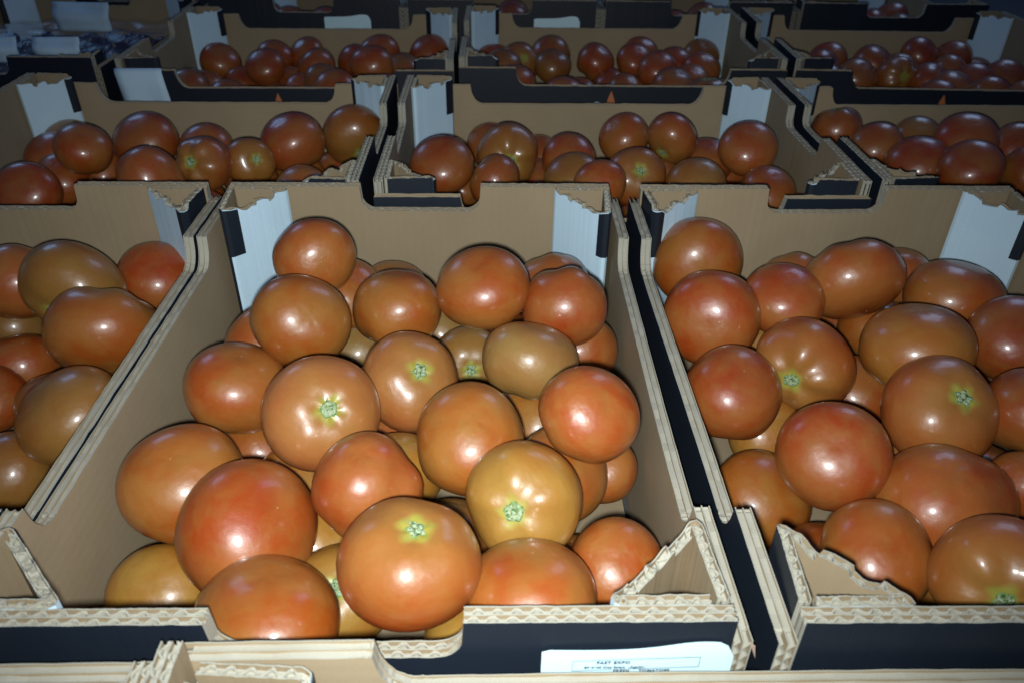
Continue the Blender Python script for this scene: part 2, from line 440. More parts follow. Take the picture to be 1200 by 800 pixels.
lb['label'] = 'white rounded address label with printed frame and lines'
def text_mesh(lines):
    V = []; F = []
    for (t, x, z, h, sx) in lines:
        cu = bpy.data.curves.new('t', 'FONT'); cu.body = t; cu.size = h / .7; cu.extrude = .00003; cu.space_character = 1.12; cu.resolution_u = 3; cu.offset = h * .035
        to = bpy.data.objects.new('t', cu); col.objects.link(to)
        dg = bpy.context.evaluated_depsgraph_get(); me = bpy.data.meshes.new_from_object(to.evaluated_get(dg))
        k = len(V)
        for v in me.vertices: V.append((x + v.co.x * sx, -v.co.z, z + v.co.y + (x + v.co.x * sx) * .012))
        for p in me.polygons: F.append(tuple(k + i for i in p.vertices))
        bpy.data.objects.remove(to); bpy.data.curves.remove(cu); bpy.data.meshes.remove(me)
    return mesh('label_print', V, F, [0] * len(F), [INK])
tm = text_mesh([('FAST EXPO', .0205, -.0062, .0016, 1.0), ('BP 4140 Cite Salam  -Agadir-', .0160, -.0089, .0012, 1.0), ('FRESH     TOMATOES', .0270, -.0113, .0013, 1.1)])
obj('label_print', tm, lb, (0, -.0022, 0))
fb = B()
def bar(a, c, wd=.00022):
    a = np.array(a); c = np.array(c); d = (c - a) / np.linalg.norm(c - a); n_ = np.array((-d[1], d[0])) * wd / 2
    k = len(fb.V)
    for y in (0, -.00008):
        for p in (a + n_, c + n_, c - n_, a - n_): fb.V.append((p[0], y, p[1]))
    for f in ((0, 1, 2, 3), (4, 5, 6, 7), (0, 1, 5, 4), (1, 2, 6, 5), (2, 3, 7, 6), (3, 0, 4, 7)): fb.F.append(tuple(k + i for i in f)); fb.M.append(0)
q = [(.0115, -.0040), (.0590, -.0020), (.0590, -.0080), (.0115, -.0100)]
for i in range(4): bar(q[i], q[(i + 1) % 4])
obj('label_frame', fb.mesh('label_frame', [INKGREY]), lb, (0, -.0022, 0))
# the cartons of the farthest row carry the same label, seen as white slivers
for k, dx in (('C4', .20), ('L4', .18)):
    e2 = [o for o in CARTONS[k].children if o.name.startswith('end_panel')][0]
    obj('shipping_label', lm, e2, (dx, -.0013, HT - .026))
# white sheet hung over the front left of the third row's left carton
b = B(); P = []
for i in range(7):
    for s_, (y, z) in enumerate(((.002, .0), (-.002, .002), (-.0052, -.002), (-.0060, -.02), (-.0063, -.045), (-.0066, -.075))):
        b.V.append((i / 6 * .055 + z * -.12, y - .0008 * math.sin(i * 1.3) * s_ / 3, z))
for i in range(6):
    for s_ in range(5):
        a = i * 6 + s_; b.F.append((a, a + 6, a + 7, a + 1)); b.M.append(0)
pm = b.mesh('hanging_paper', [WHITE], True)
po = obj('paper_sheet', pm, None); c3 = CARTONS['L3']
po.location = (-.2415, .7795, -.0195); po.rotation_euler = (0, 0, .02)
md = po.modifiers.new('s', 'SOLIDIFY'); md.thickness = .0003
tag(po, 'plain white paper sheet hanging over the dark front corner of the third row left carton', 'paper')
# torn paper flap on the front right corner of the central carton
b = B(); b.V = [(0, 0, 0), (.0018, -.0015, -.001), (.0034, -.001, -.009), (0, .0003, 0), (.0020, -.0012, -.001), (.0036, -.0007, -.009)]
b.F = [(0, 1, 2), (3, 5, 4), (0, 1, 4, 3), (1, 2, 5, 4), (2, 0, 3, 5)]; b.M = [0] * 5
sp = [o for o in CARTONS['C'].children if o.name.startswith('side_panel')][1]
obj('torn_flap', b.mesh('torn_flap', [simple('torn_kraft', (.5, .36, .28), .8)]), sp, (.3035, .0002, HT - .0125))

# ------------------------------------------------------------------ tomatoes
def tomato_mesh(seed, lobe=None):
    rng = random.Random(seed); nu, nv = 44, 30
    lob = rng.choice((4, 5, 5, 6)); amp = rng.choice((.02, .03, .05, .07)); ph = rng.uniform(0, 6); ph2 = rng.uniform(0, 6); e2 = rng.uniform(0, .035)
    dim = rng.uniform(.07, .12); wid = rng.uniform(.26, .36); sq = rng.uniform(.92, 1.04)
    lump = [(Vector([rng.gauss(0, 1) for _ in range(3)]).normalized(), rng.uniform(-.10, .06)) for _ in range(4)]
    V = []; F = []
    for j in range(nv + 1):
        th = PI * j / nv
        for i in range(nu):
            if j in (0, nv) and i: continue
            p = 2 * PI * i / nu
            st = math.sin(th); ct = math.cos(th); st0 = st
            st = .985 * st ** .88; ct = .97 * math.copysign(abs(ct) ** .93, ct)
            w_ = math.exp(-((th - .55) / .75) ** 2) + .10 * math.exp(-((PI - th) / .7) ** 2)
            r = 1 + amp * math.cos(lob * p + ph) * w_ * st ** .5 + e2 * math.cos(2 * p + ph2) * st
            d = Vector((st * math.cos(p), st * math.sin(p), ct))
            for (q, a) in lump: r += a * max(0, d.dot(q)) ** 3
            if lobe:                                   # a second, smaller fruit lobe grown to one side (+X)
                cx_, r2_ = lobe; r *= .88; dq = d.x * cx_; dsc = dq * dq - cx_ * cx_ + r2_ * r2_
                if dsc > 0:
                    q2 = dq + math.sqrt(dsc); k_ = .06
                    r = k_ * math.log(math.exp(r / k_) + math.exp(q2 / k_)) if q2 > 0 else r
            x, y, z = d * r
            rho = math.hypot(x, y)
            z *= sq
            if ct > 0: z -= dim * math.exp(-(rho / wid) ** 2) * (1 + .25 * math.cos(lob * p + ph))
            else: z += .022 * math.exp(-(rho / .16) ** 2)
            V.append((x, y, z))
    top = 0
    def idx(j, i):
        if j == 0: return 0
        if j == nv: return 1 + (nv - 1) * nu
        return 1 + (j - 1) * nu + i % nu
    for j in range(nv):
        for i in range(nu):
            f = [idx(j, i), idx(j + 1, i), idx(j + 1, i + 1), idx(j, i + 1)]
            g = []
            for k in f:
                if k not in g: g.append(k)
            F.append(tuple(g))
    me = mesh('tomato', V, F, [0] * len(F), [TOM], True)
    zt = V[0][2]; zb = V[-1][2]
    # stem scar: low corky knob with an uneven rim
    S = []; G = []; n1 = 20; rings = [(0, .022), (.035, .030), (.075, .020), (.12, .028), (.155, .018), (.18, -.006)]
    S.append((0, 0, zt + .022))
    for r_, h in rings[1:]:
        for i in range(n1):
            a = 2 * PI * i / n1; rr = r_ * (1 + .10 * math.cos(5 * a + ph) + rng.uniform(-.05, .05))
            base = sq * math.sqrt(max(0, 1 - rr * rr)) - dim * math.exp(-(rr / wid) ** 2)
            S.append((rr * math.cos(a), rr * math.sin(a), zt + (base - (sq - dim)) + h + .002 + rng.uniform(-.004, .004)))
    for i in range(n1): G.append((0, 1 + i, 1 + (i + 1) % n1))
    for k in range(len(rings) - 2):
        for i in range(n1):
            a = 1 + k * n1 + i; c = 1 + k * n1 + (i + 1) % n1; G.append((a, a + n1, c + n1, c))
    sm = mesh('stem_scar', S, G, [0] * len(G), [SCAR], True)
    # blossom tip
    T_ = [(0, 0, zb - .022)] + [(.018 * math.cos(i * PI / 4), .018 * math.sin(i * PI / 4), zb + .004) for i in range(8)]
    tmh = mesh('blossom_tip', T_, [(0, 1 + (i + 1) % 8, 1 + i) for i in range(8)], [0] * 8, [TIP], True)
    return me, sm, tmh
TM = [tomato_mesh(100 + i) for i in range(10)]
LOBED = [tomato_mesh(301, (.62, .50)), tomato_mesh(302, (.50, .66))]
COL = {'r': (.30, .050, .004), 'or': (.32, .058, .006), 'o': (.32, .074, .007), 'oo': (.315, .090, .008), 'y': (.34, .145, .018),
       'g': (.25, .104, .016), 'gg': (.26, .140, .038), 'p': (.36, .092, .024)}
ROWCOL = {'C': 1.0, 'L': 1, 'R': 1}
TAB = [
('C',0.0872,0.2942,-0.0098,0.0276,0.88,'o',(385, 318, 'b'),'orange tomato at the very back left of the central carton, beside the white corner paper'),
('C',0.0883,0.2354,-0.0219,0.0308,0.83,'oo',(366, 371, 'b'),'orange tomato with an olive underside and small dimple, second from the back left'),
('C',0.1434,0.2639,-0.0308,0.0304,0.87,'o',(),'smooth orange tomato near the back middle, left of the tallest central one'),
('C',0.2005,0.2541,-0.0093,0.0304,1.0,'o',(),'large smooth tomato perched highest against the brown back panel of the central carton'),
('C',0.2533,0.2522,-0.0234,0.0281,0.9,'or',(),'orange tomato in the back right corner of the central carton, below the right white paper'),
('C',0.1576,0.1951,-0.038,0.0298,1.0,'p',(495, 432),'pinkish tomato with a green stem scar facing out, left of the olive green one'),
('C',0.188,0.2777,-0.0838,0.0275,0.95,'g',(553, 436),'small greenish tomato with a stem scar peeping out between three others behind the olive tomato'),
('C',0.2293,0.2086,-0.0321,0.0299,0.79,'gg',(),'dull olive green tomato near the middle right of the central carton'),
('C',0.052,0.2034,-0.0481,0.0305,0.95,'o',(284, 410, 'b'),"orange tomato left of the big pinkish one, nearest the carton's left panel"),
('C',0.1161,0.1482,-0.0235,0.0318,1.0,'p',(388, 478),"big pinkish tomato with a pale green stem scar centred, left of the carton's middle"),
('C',0.2553,0.1236,-0.0047,0.025,0.98,'or',(),'bright orange red tomato resting against the right panel of the central carton'),
('C',0.1949,0.1333,-0.0287,0.0303,1.0,'oo',(),'shiny golden orange tomato with a broad highlight right in the middle of the central carton'),
('C',0.0429,0.1261,-0.051,0.0328,1.0,'o',(),'large plain orange tomato leaning towards the left panel of the central carton, at mid height'),
('C',0.1474,0.102,-0.0297,0.0292,0.89,'or',(),'lumpy orange red tomato with a side lobe, just below the big pinkish one'),
('C',0.2212,0.0865,-0.0266,0.0286,0.9,'y',(601, 601),'yellowish tomato with a star shaped green stem scar and many small highlights'),
('C',0.0896,0.088,-0.0465,0.0347,0.85,'r',(331, 590, 'b'),'big red tomato with a blossom dimple near the front left of the central carton'),
('C',0.1733,0.0398,-0.0157,0.0297,0.95,'or',(489, 610),'largest tomato, ribbed round a green stem scar, at the front of the central carton'),
('C',0.2424,0.1281,-0.0513,0.0275,1.0,'oo',(),'tomato tucked behind the yellowish star scarred one and below the bright orange red one'),
('C',0.2709,0.1612,-0.0765,0.021,1.0,'o',(),'low tomato half hidden under the bright orange red one beside the right panel'),
('C',0.2224,0.0369,-0.032,0.0289,0.85,'o',(),'wide orange tomato against the front panel of the central carton, right of the largest one'),
('C',0.2658,0.0695,-0.0538,0.0235,0.93,'o',(),'orange tomato beside the folded front right corner of the central carton'),
('C',0.1088,0.0381,-0.0504,0.0327,0.64,'o',(),'flat wide orange tomato lowest at the front, over the cut down front edge'),
('C',0.0379,0.0858,-0.0898,0.0271,1.0,'y',(),'yellow ochre tomato low at front left of the central carton beside its brown panel'),
('C',0.1318,0.073,-0.0783,0.0275,1.0,'y',(396, 685),'yellow tomato with a sliver of stem scar hidden left of the largest ribbed tomato'),
('C',0.0904,0.1645,-0.0956,0.0275,1.0,'y',(),'yellow tomato glimpsed under the big pinkish one, above the big red one'),
('C',0.0576,0.201,-0.1013,0.0275,0.87,'oo',(),'dark orange tomato glimpsed between the left orange tomato and the large plain one below it'),
('C',0.1489,0.1971,-0.0894,0.0275,0.83,'or',(),'reddish tomato glimpsed deep behind the lumpy one in the middle of the central carton'),
('C',0.2301,0.2105,-0.0849,0.0275,1.0,'y',(),'yellow green tomato glimpsed below the olive tomato, left of the bright orange red one'),
('C',0.2661,0.2677,-0.0678,0.0275,0.88,'o',(),'orange tomato glimpsed between the olive tomato and the right white paper'),
('C',0.1012,0.3246,-0.1013,0.0275,1.0,'gg',(),'greenish tomato glimpsed behind the pinkish ones, under the dimpled tomato of the central carton'),
('C',0.1011,0.3167,-0.0513,0.0275,0.94,'o',(),'orange tomato glimpsed in the back left between the rearmost two of the central carton'),
('C',0.1143,0.1195,-0.0914,0.0275,1.0,'y',(),'yellowish tomato glimpsed between the big red one and the largest ribbed one'),
('C',0.1701,0.3259,-0.0879,0.0275,1.0,'gg',(),'greenish tomato glimpsed just under the tallest tomato of the central carton'),
('C',0.1335,0.2644,-0.1011,0.0299,0.9,'g',(),'buried olive tomato, fifth from left at the back of the central front carton'),
('C',0.1842,0.1313,-0.1034,0.0263,0.9,'g',(),'buried olive tomato, sixth from left at the front of the central front carton'),
('C',0.2296,0.149,-0.1029,0.0279,0.9,'y',(),'buried yellowish tomato, eighth from left at the front of the central front carton'),
('C',0.2536,0.102,-0.1033,0.0274,0.9,'g',(),'buried olive tomato, ninth from left at the front of the central front carton'),
('C',0.203,0.0454,-0.0794,0.0283,0.9,'y',(),'buried yellowish tomato, seventh from left at the front of the central front carton'),
('C',0.2225,0.3273,-0.1013,0.0297,0.9,'r',(),'buried deep red tomato, eighth from left at the back of the central front carton'),
('C',0.0705,0.2541,-0.1043,0.0263,0.9,'g',(),'buried olive tomato, third from left at the back of the central front carton'),
('C',0.0574,0.3552,-0.1031,0.0276,0.9,'oo',(),'buried amber tomato, fourth from left at the back of the central front carton'),
('C',0.0841,0.0645,-0.0996,0.0283,0.9,'o',(),'buried orange tomato, second from left at the front of the central front carton'),
('C',0.2285,0.2591,-0.1045,0.0261,0.9,'oo',(),'buried amber tomato, ninth from left at the back of the central front carton'),
('C',0.1539,0.1438,-0.0627,0.0269,0.9,'y',(),'buried yellowish tomato, fifth from left at the front of the central front carton'),
('C',0.0429,0.1515,-0.104,0.0266,0.9,'o',(),'buried orange tomato, first from left at the front of the central front carton'),
('C',0.2507,0.0511,-0.1033,0.0275,0.9,'or',(),'buried orange red tomato, tenth from left at the front of the central front carton'),
('C',0.1034,0.2152,-0.0905,0.0275,0.9,'g',(),'buried olive tomato, third from left at the front of the central front carton'),
('C',0.0514,0.3088,-0.0742,0.028,0.9,'r',(),'buried deep red tomato, second from left at the back of the central front carton'),
('C',0.2512,0.3362,-0.0581,0.0292,0.9,'r',(),'buried deep red tomato, tenth from left at the back of the central front carton'),
('C',0.2594,0.3593,-0.104,0.0267,0.9,'g',(),'buried olive tomato, eleventh from left at the back of the central front carton'),
('C',0.1594,0.0396,-0.1044,0.0262,0.9,'o',(),'buried orange tomato, fourth from left at the front of the central front carton'),
('C',0.0547,0.2608,-0.0589,0.0284,0.9,'r',(),'buried deep red tomato, first from left at the back of the central front carton'),
('C',0.1836,0.2328,-0.1046,0.026,0.9,'o',(),'buried orange tomato, seventh from left at the back of the central front carton'),
('C',0.1302,0.3519,-0.067,0.0263,0.9,'oo',(),'buried amber tomato, sixth from left at the back of the central front carton'),
('L',-0.0563,0.361,-0.0641,0.03,1.0,'r',(),'red tomato in the back right corner of the left carton, below the white corner paper'),
('L',-0.0955,0.3188,-0.0479,0.0358,0.86,'g',(57, 372),"ribbed olive orange tomato with a stem scar at lower left, in the left carton's back"),
('L',-0.1506,0.3387,-0.0553,0.0319,0.92,'or',(),'red orange tomato cut by the left picture edge at the back of the left carton'),
('L',-0.0579,0.2733,-0.0562,0.0378,0.68,'oo',(),'wide orange tomato in the middle of the left carton, leaning on the slanting right rim'),
('L',-0.1411,0.2973,-0.1009,0.0275,0.91,'or',(),'reddish tomato low between the wide orange and the picture edge in the left carton'),
('L',-0.0506,0.1982,-0.0656,0.0328,1.0,'g',(),'big green and orange tomato with a double highlight in the left carton'),
('L',-0.1373,0.2501,-0.0955,0.0245,1.0,'or',(),'orange red tomato mostly outside the left picture edge, beside the big green and orange one'),
('L',-0.0935,0.1803,-0.1016,0.0289,0.98,'g',(),'greenish tomato lowest in the left carton, above the notched rim corner'),
('L',-0.1717,0.3494,-0.1019,0.0275,0.89,'gg',(),'green tomato glimpsed at the left picture edge under the back ones'),
('L',-0.1949,0.3012,-0.0822,0.0341,1.0,'o',(),'tomato in the left carton beyond the picture edge, beside the back red orange one'),
('L',-0.1495,0.1987,-0.0899,0.032,1.0,'o',(),'tomato in the left carton beyond the picture edge, beside the greenish lowest one'),
('L',-0.2253,0.3594,-0.0659,0.0318,0.94,'o',(),'tomato in the left carton beyond the picture edge, farthest back'),
('L',-0.1095,0.1278,-0.0894,0.0306,1.0,'r',(),'tomato in the left carton beyond the picture edge, nearest the viewer'),
('L',-0.2201,0.2326,-0.0886,0.0277,0.9,'or',(),'buried orange red tomato, sixth from left at the middle of the left front carton'),
('L',-0.2099,0.1891,-0.0646,0.0283,0.9,'or',(),'buried orange red tomato, second from left at the middle of the left front carton'),
('L',-0.2594,0.3412,-0.1036,0.0271,0.9,'oo',(),'buried amber tomato, seventh from left at the middle of the left front carton'),
('L',-0.1688,0.143,-0.0701,0.0269,0.9,'o',(),'buried orange tomato, fourth from left at the middle of the left front carton'),
('L',-0.0738,0.0613,-0.1016,0.0294,0.9,'oo',(),'buried amber tomato, eighth from left at the middle of the left front carton'),
('L',-0.2517,0.2748,-0.0672,0.0272,0.9,'y',(),'buried yellowish tomato, fifth from left at the middle of the left front carton'),
('L',-0.0858,0.2419,-0.0962,0.0298,0.9,'oo',(),'buried amber tomato, tenth from left at the middle of the left front carton'),
('L',-0.1367,0.0602,-0.0678,0.0294,0.9,'or',(),'buried orange red tomato, first from left at the middle of the left front carton'),
('L',-0.0521,0.1071,-0.1015,0.0265,0.9,'oo',(),'buried amber tomato, ninth from left at the middle of the left front carton'),
('L',-0.1988,0.1585,-0.104,0.0267,0.9,'y',(),'buried yellowish tomato, third from left at the middle of the left front carton'),
('R',0.3643,0.3556,-0.0457,0.0349,0.89,'o',(828, 322, 'b'),'pear sided orange tomato in the back left corner of the right carton'),
('R',0.3605,0.2878,-0.0525,0.0343,0.88,'or',(828, 388, 'b'),'dented orange tomato second from the back along the left rim of the right carton'),
('R',0.414,0.3011,-0.045,0.0293,0.96,'or',(),'plain orange red tomato between the back left and wide back ones, right carton'),
('R',0.4678,0.3133,-0.0371,0.0346,0.77,'or',(),'wide flattened tomato against the brown back panel of the right carton'),
('R',0.4121,0.2381,-0.0574,0.0326,1.0,'or',(925, 448),'orange red tomato with pale green stem scar at its lower left, right carton'),
('R',0.3572,0.2133,-0.0601,0.0319,1.0,'r',(875, 430, 'b'),'deep red round tomato against the left rim of the right carton'),
('R',0.5409,0.3063,-0.0472,0.0353,0.82,'o',(),'orange tomato at the back right of the right carton, below the white paper'),
('R',0.4746,0.2271,-0.0361,0.0346,0.73,'oo',(),'wide olive orange tomato in the middle of the right carton'),
('R',0.5529,0.2491,-0.0444,0.0301,0.98,'r',(),'dark red tomato at the right picture edge below the white paper of the right carton'),
('R',0.4649,0.1709,-0.0423,0.0331,0.88,'or',(1136, 462),'large tomato with a sunken green stem scar and light ring at its upper right'),
('R',0.5157,0.165,-0.0375,0.0273,0.89,'or',(),'orange red tomato at the right picture edge, right of the sunken scar tomato'),
('R',0.3925,0.1391,-0.0473,0.0303,1.0,'r',(),'deep red shiny tomato at front left of the right carton, beside the ochre one'),
('R',0.3685,0.158,-0.0977,0.0303,1.0,'oo',(),'ochre orange tomato by the left rim at the front of the right carton'),
('R',0.444,0.1139,-0.0596,0.038,0.69,'or',(),'wide two lobed tomato near the front of the right carton'),
('R',0.397,0.0822,-0.0613,0.0284,0.99,'o',(),'orange tomato behind the folded front left corner of the right carton'),
('R',0.4357,0.0541,-0.0419,0.0299,0.78,'o',(1180, 712),'wide tomato with a green stem end against the front panel of the right carton'),
('R',0.4998,0.1268,-0.0589,0.0251,0.89,'or',(),'orange tomato at the right picture edge, right of the two lobed one'),
('R',0.4589,0.2466,-0.0891,0.0275,1.0,'or',(),'reddish tomato glimpsed between the scarred tomato and the sunken scar tomato'),
('R',0.4973,0.3139,-0.0797,0.0275,0.89,'o',(),'tomato glimpsed under the wide olive orange one, at its upper left'),
('R',0.3916,0.2207,-0.1021,0.0275,0.95,'y',(),'yellowish tomato glimpsed below the deep red round one of the right carton'),
('R',0.458,0.1831,-0.0959,0.0275,1.0,'o',(),'orange tomato glimpsed above the two lobed one in the right carton'),
('R',0.485,0.3552,-0.102,0.0275,0.93,'r',(),'small dark tomato glimpsed below the plain orange red one in the right carton'),
('R',0.5714,0.1997,-0.0253,0.0307,0.92,'o',(),'tomato of the right carton beyond the right picture edge, farther back'),
('R',0.5515,0.1463,-0.0584,0.0314,0.92,'or',(),'tomato of the right carton beyond the right picture edge, nearer the viewer'),
('R',0.5264,0.0596,-0.0995,0.0272,0.9,'g',(),'buried olive tomato, seventh from left at the front of the right front carton'),
('R',0.4551,0.0784,-0.1039,0.0268,0.9,'oo',(),'buried amber tomato, third from left at the front of the right front carton'),
('R',0.3826,0.0419,-0.0919,0.0291,0.9,'o',(),'buried orange tomato, second from left at the front of the right front carton'),
('R',0.5507,0.3226,-0.1011,0.029,0.9,'y',(),'buried yellowish tomato, seventh from left at the back of the right front carton'),
('R',0.5146,0.1791,-0.1038,0.0269,0.9,'oo',(),'buried amber tomato, fourth from left at the front of the right front carton'),
('R',0.5758,0.2787,-0.1024,0.0267,0.9,'o',(),'buried orange tomato, ninth from left at the back of the right front carton'),
('R',0.3825,0.2836,-0.1044,0.0262,0.9,'g',(),'buried olive tomato, second from left at the back of the right front carton'),
('R',0.5223,0.1281,-0.1007,0.0286,0.9,'oo',(),'buried amber tomato, fifth from left at the front of the right front carton'),
('R',0.5664,0.0652,-0.0715,0.0272,0.9,'oo',(),'buried amber tomato, ninth from left at the front of the right front carton'),
('R',0.5188,0.254,-0.103,0.0278,0.9,'y',(),'buried yellowish tomato, sixth from left at the back of the right front carton'),
('R',0.4192,0.3285,-0.1025,0.0283,0.9,'y',(),'buried yellowish tomato, third from left at the back of the right front carton'),
('R',0.5749,0.1215,-0.1015,0.0295,0.9,'or',(),'buried orange red tomato, eighth from left at the front of the right front carton'),
('R',0.3743,0.3461,-0.1045,0.0261,0.9,'o',(),'buried orange tomato, first from left at the back of the right front carton'),
('R',0.5252,0.358,-0.0596,0.0266,0.9,'or',(),'buried orange red tomato, fifth from left at the back of the right front carton'),
('R',0.3928,0.1115,-0.1041,0.0265,0.9,'r',(),'buried deep red tomato, first from left at the front of the right front carton'),
('R',0.5758,0.3536,-0.07,0.0266,0.9,'y',(),'buried yellowish tomato, eighth from left at the back of the right front carton'),
('R',0.4908,0.039,-0.0773,0.0261,0.9,'or',(),'buried orange red tomato, sixth from left at the front of the right front carton'),
('R',0.4394,0.3496,-0.0619,0.0263,0.9,'r',(),'buried deep red tomato, fourth from left at the back of the right front carton'),
('C2',0.1581,0.5271,-0.0368,0.0313,0.87,'r',(),'deep red tomato, second from left at the back of the second row middle carton'),
('C2',0.1505,0.5697,-0.0619,0.0275,0.75,'g',(),'olive tomato, first from left at the back of the second row middle carton'),
('C2',0.2208,0.5865,-0.0492,0.0329,0.79,'oo',(598, 191),'amber tomato, third from left at the back of the second row middle carton'),
('C2',0.2839,0.5832,-0.0503,0.0285,0.91,'r',(),'deep red tomato, fourth from left at the back of the second row middle carton'),
('C2',0.2824,0.5321,-0.0511,0.0287,0.89,'g',(),'olive tomato, fourth from left at the front of the second row middle carton'),
('C2',0.3482,0.658,-0.0555,0.029,0.81,'o',(),'orange tomato, fifth from left at the back of the second row middle carton'),
('C2',0.3889,0.5983,-0.0347,0.027,0.97,'r',(),'deep red tomato, sixth from left at the back of the second row middle carton'),
('C2',0.3447,0.5454,-0.0545,0.03,0.86,'r',(752, 199),'deep red tomato, sixth from left at the front of the second row middle carton'),
('C2',0.3996,0.5227,-0.0552,0.0294,0.86,'g',(),'olive tomato, eighth from left at the front of the second row middle carton'),
('C2',0.4275,0.6041,-0.0614,0.0275,0.73,'r',(),'deep red tomato, seventh from left at the back of the second row middle carton'),
('C2',0.4597,0.5736,-0.0359,0.0306,1.0,'o',(),'orange tomato, ninth from left at the back of the second row middle carton'),
('C2',0.2079,0.5106,-0.045,0.0262,0.85,'r',(),'deep red tomato, second from left at the front of the second row middle carton'),
('C2',0.3027,0.492,-0.04,0.0241,0.84,'o',(),'orange tomato, fifth from left at the front of the second row middle carton'),
('C2',0.1727,0.5987,-0.0908,0.0275,0.88,'r',(),'deep red tomato, first from left at the front of the second row middle carton'),
('C2',0.4679,0.516,-0.0572,0.0276,0.76,'o',(),'orange tomato, ninth from left at the front of the second row middle carton'),
('C2',0.2548,0.6028,-0.0854,0.0275,0.87,'or',(),'orange red tomato, third from left at the front of the second row middle carton'),
('C2',0.3749,0.58,-0.0761,0.0275,0.8,'r',(),'deep red tomato, seventh from left at the front of the second row middle carton'),
('C2',0.4589,0.6282,-0.0853,0.0275,0.87,'r',(),'deep red tomato, eighth from left at the back of the second row middle carton'),
('C2',0.2045,0.6671,-0.0676,0.028,0.9,'or',(),'buried orange red tomato, third from left at the back of the second row middle carton'),
('C2',0.4467,0.4524,-0.0813,0.0284,0.9,'or',(),'buried orange red tomato, tenth from left at the front of the second row middle carton'),
('C2',0.3128,0.4804,-0.1062,0.0265,0.9,'r',(),'buried deep red tomato, fifth from left at the front of the second row middle carton'),
('C2',0.1834,0.5199,-0.1053,0.0274,0.9,'or',(),'buried orange red tomato, second from left at the front of the second row middle carton'),
('C2',0.4493,0.5257,-0.1063,0.0263,0.9,'r',(),'buried deep red tomato, ninth from left at the front of the second row middle carton'),
('C2',0.31,0.5387,-0.1051,0.0277,0.9,'y',(),'buried yellowish tomato, seventh from left at the back of the second row middle carton'),
('C2',0.3982,0.5267,-0.1059,0.0267,0.9,'r',(),'buried deep red tomato, seventh from left at the front of the second row middle carton'),
('C2',0.2291,0.4525,-0.1036,0.0293,0.9,'g',(),'buried olive tomato, third from left at the front of the second row middle carton'),
('C2',0.2346,0.5168,-0.1048,0.028,0.9,'or',(),'buried orange red tomato, fourth from left at the front of the second row middle carton'),
('C2',0.39,0.4655,-0.1048,0.028,0.9,'r',(),'buried deep red tomato, eighth from left at the front of the second row middle carton'),
('C2',0.471,0.5752,-0.1057,0.027,0.9,'g',(),'buried olive tomato, eleventh from left at the back of the second row middle carton'),
('C2',0.182,0.4723,-0.1055,0.0272,0.9,'g',(),'buried olive tomato, first from left at the front of the second row middle carton'),
('C2',0.1541,0.6608,-0.0837,0.029,0.9,'or',(),'buried orange red tomato, second from left at the back of the second row middle carton'),
('C2',0.4225,0.5666,-0.099,0.0277,0.9,'g',(),'buried olive tomato, tenth from left at the back of the second row middle carton'),
('C2',0.2097,0.5699,-0.1054,0.0273,0.9,'or',(),'buried orange red tomato, fourth from left at the back of the second row middle carton'),
('C2',0.2571,0.6612,-0.0806,0.0288,0.9,'oo',(),'buried amber tomato, fifth from left at the back of the second row middle carton'),
('C2',0.353,0.4647,-0.0663,0.0292,0.9,'or',(),'buried orange red tomato, ninth from left at the back of the second row middle carton'),
('C2',0.3553,0.5502,-0.1064,0.0262,0.9,'oo',(),'buried amber tomato, eighth from left at the back of the second row middle carton'),
('C2',0.2584,0.4872,-0.0708,0.0265,0.9,'y',(),'buried yellowish tomato, sixth from left at the back of the second row middle carton'),
('C2',0.3553,0.5017,-0.1056,0.0271,0.9,'y',(),'buried yellowish tomato, sixth from left at the front of the second row middle carton'),
('C2',0.1532,0.4524,-0.0632,0.0278,0.9,'r',(),'buried deep red tomato, first from left at the back of the second row middle carton'),
('L2',-0.1901,0.5628,-0.0346,0.0264,1.0,'o',(),'orange tomato, first from left at the back of the second row left carton'),
('L2',-0.1554,0.6199,-0.0484,0.0337,0.82,'or',(),'orange red tomato, second from left at the back of the second row left carton'),
('L2',-0.0931,0.6177,-0.0564,0.0285,0.94,'or',(),'orange red tomato, fourth from left at the back of the second row left carton'),
('L2',-0.1027,0.4978,-0.0403,0.0309,0.8,'o',(),'orange tomato, fourth from left at the front of the second row left carton'),
('L2',-0.0677,0.5351,-0.0386,0.0274,0.94,'or',(220, 190),'orange red tomato, third from left at the back of the second row left carton'),
('L2',-0.0333,0.5655,-0.0487,0.0252,0.87,'oo',(303, 186),'amber tomato, fifth from left at the back of the second row left carton'),
('L2',0.0003,0.607,-0.0446,0.0333,1.0,'or',(),'orange red tomato, sixth from left at the back of the second row left carton'),
('L2',0.0549,0.6607,-0.0563,0.0354,0.95,'oo',(425, 184),'amber tomato, seventh from left at the back of the second row left carton'),
('L2',-0.0035,0.6338,-0.0889,0.0275,0.61,'o',(),'orange tomato, sixth from left at the front of the second row left carton'),
('L2',0.0289,0.6693,-0.1012,0.0275,0.61,'o',(),'orange tomato, seventh from left at the front of the second row left carton'),
('L2',-0.2242,0.5074,-0.0566,0.0284,0.83,'r',(),'deep red tomato, first from left at the front of the second row left carton'),
('L2',-0.2029,0.6043,-0.0778,0.0275,0.73,'o',(),'orange tomato, third from left at the front of the second row left carton'),
('L2',-0.0443,0.5938,-0.0802,0.0275,0.69,'or',(),'orange red tomato, fifth from left at the front of the second row left carton'),
('L2',-0.2206,0.5655,-0.0692,0.0275,0.67,'r',(),'deep red tomato, second from left at the front of the second row left carton'),
('L2',-0.0603,0.4906,-0.0718,0.0264,0.9,'or',(),'buried orange red tomato, sixth from left at the back of the second row left carton'),
('L2',-0.1372,0.5565,-0.0904,0.0288,0.9,'r',(),'buried deep red tomato, fourth from left at the back of the second row left carton'),
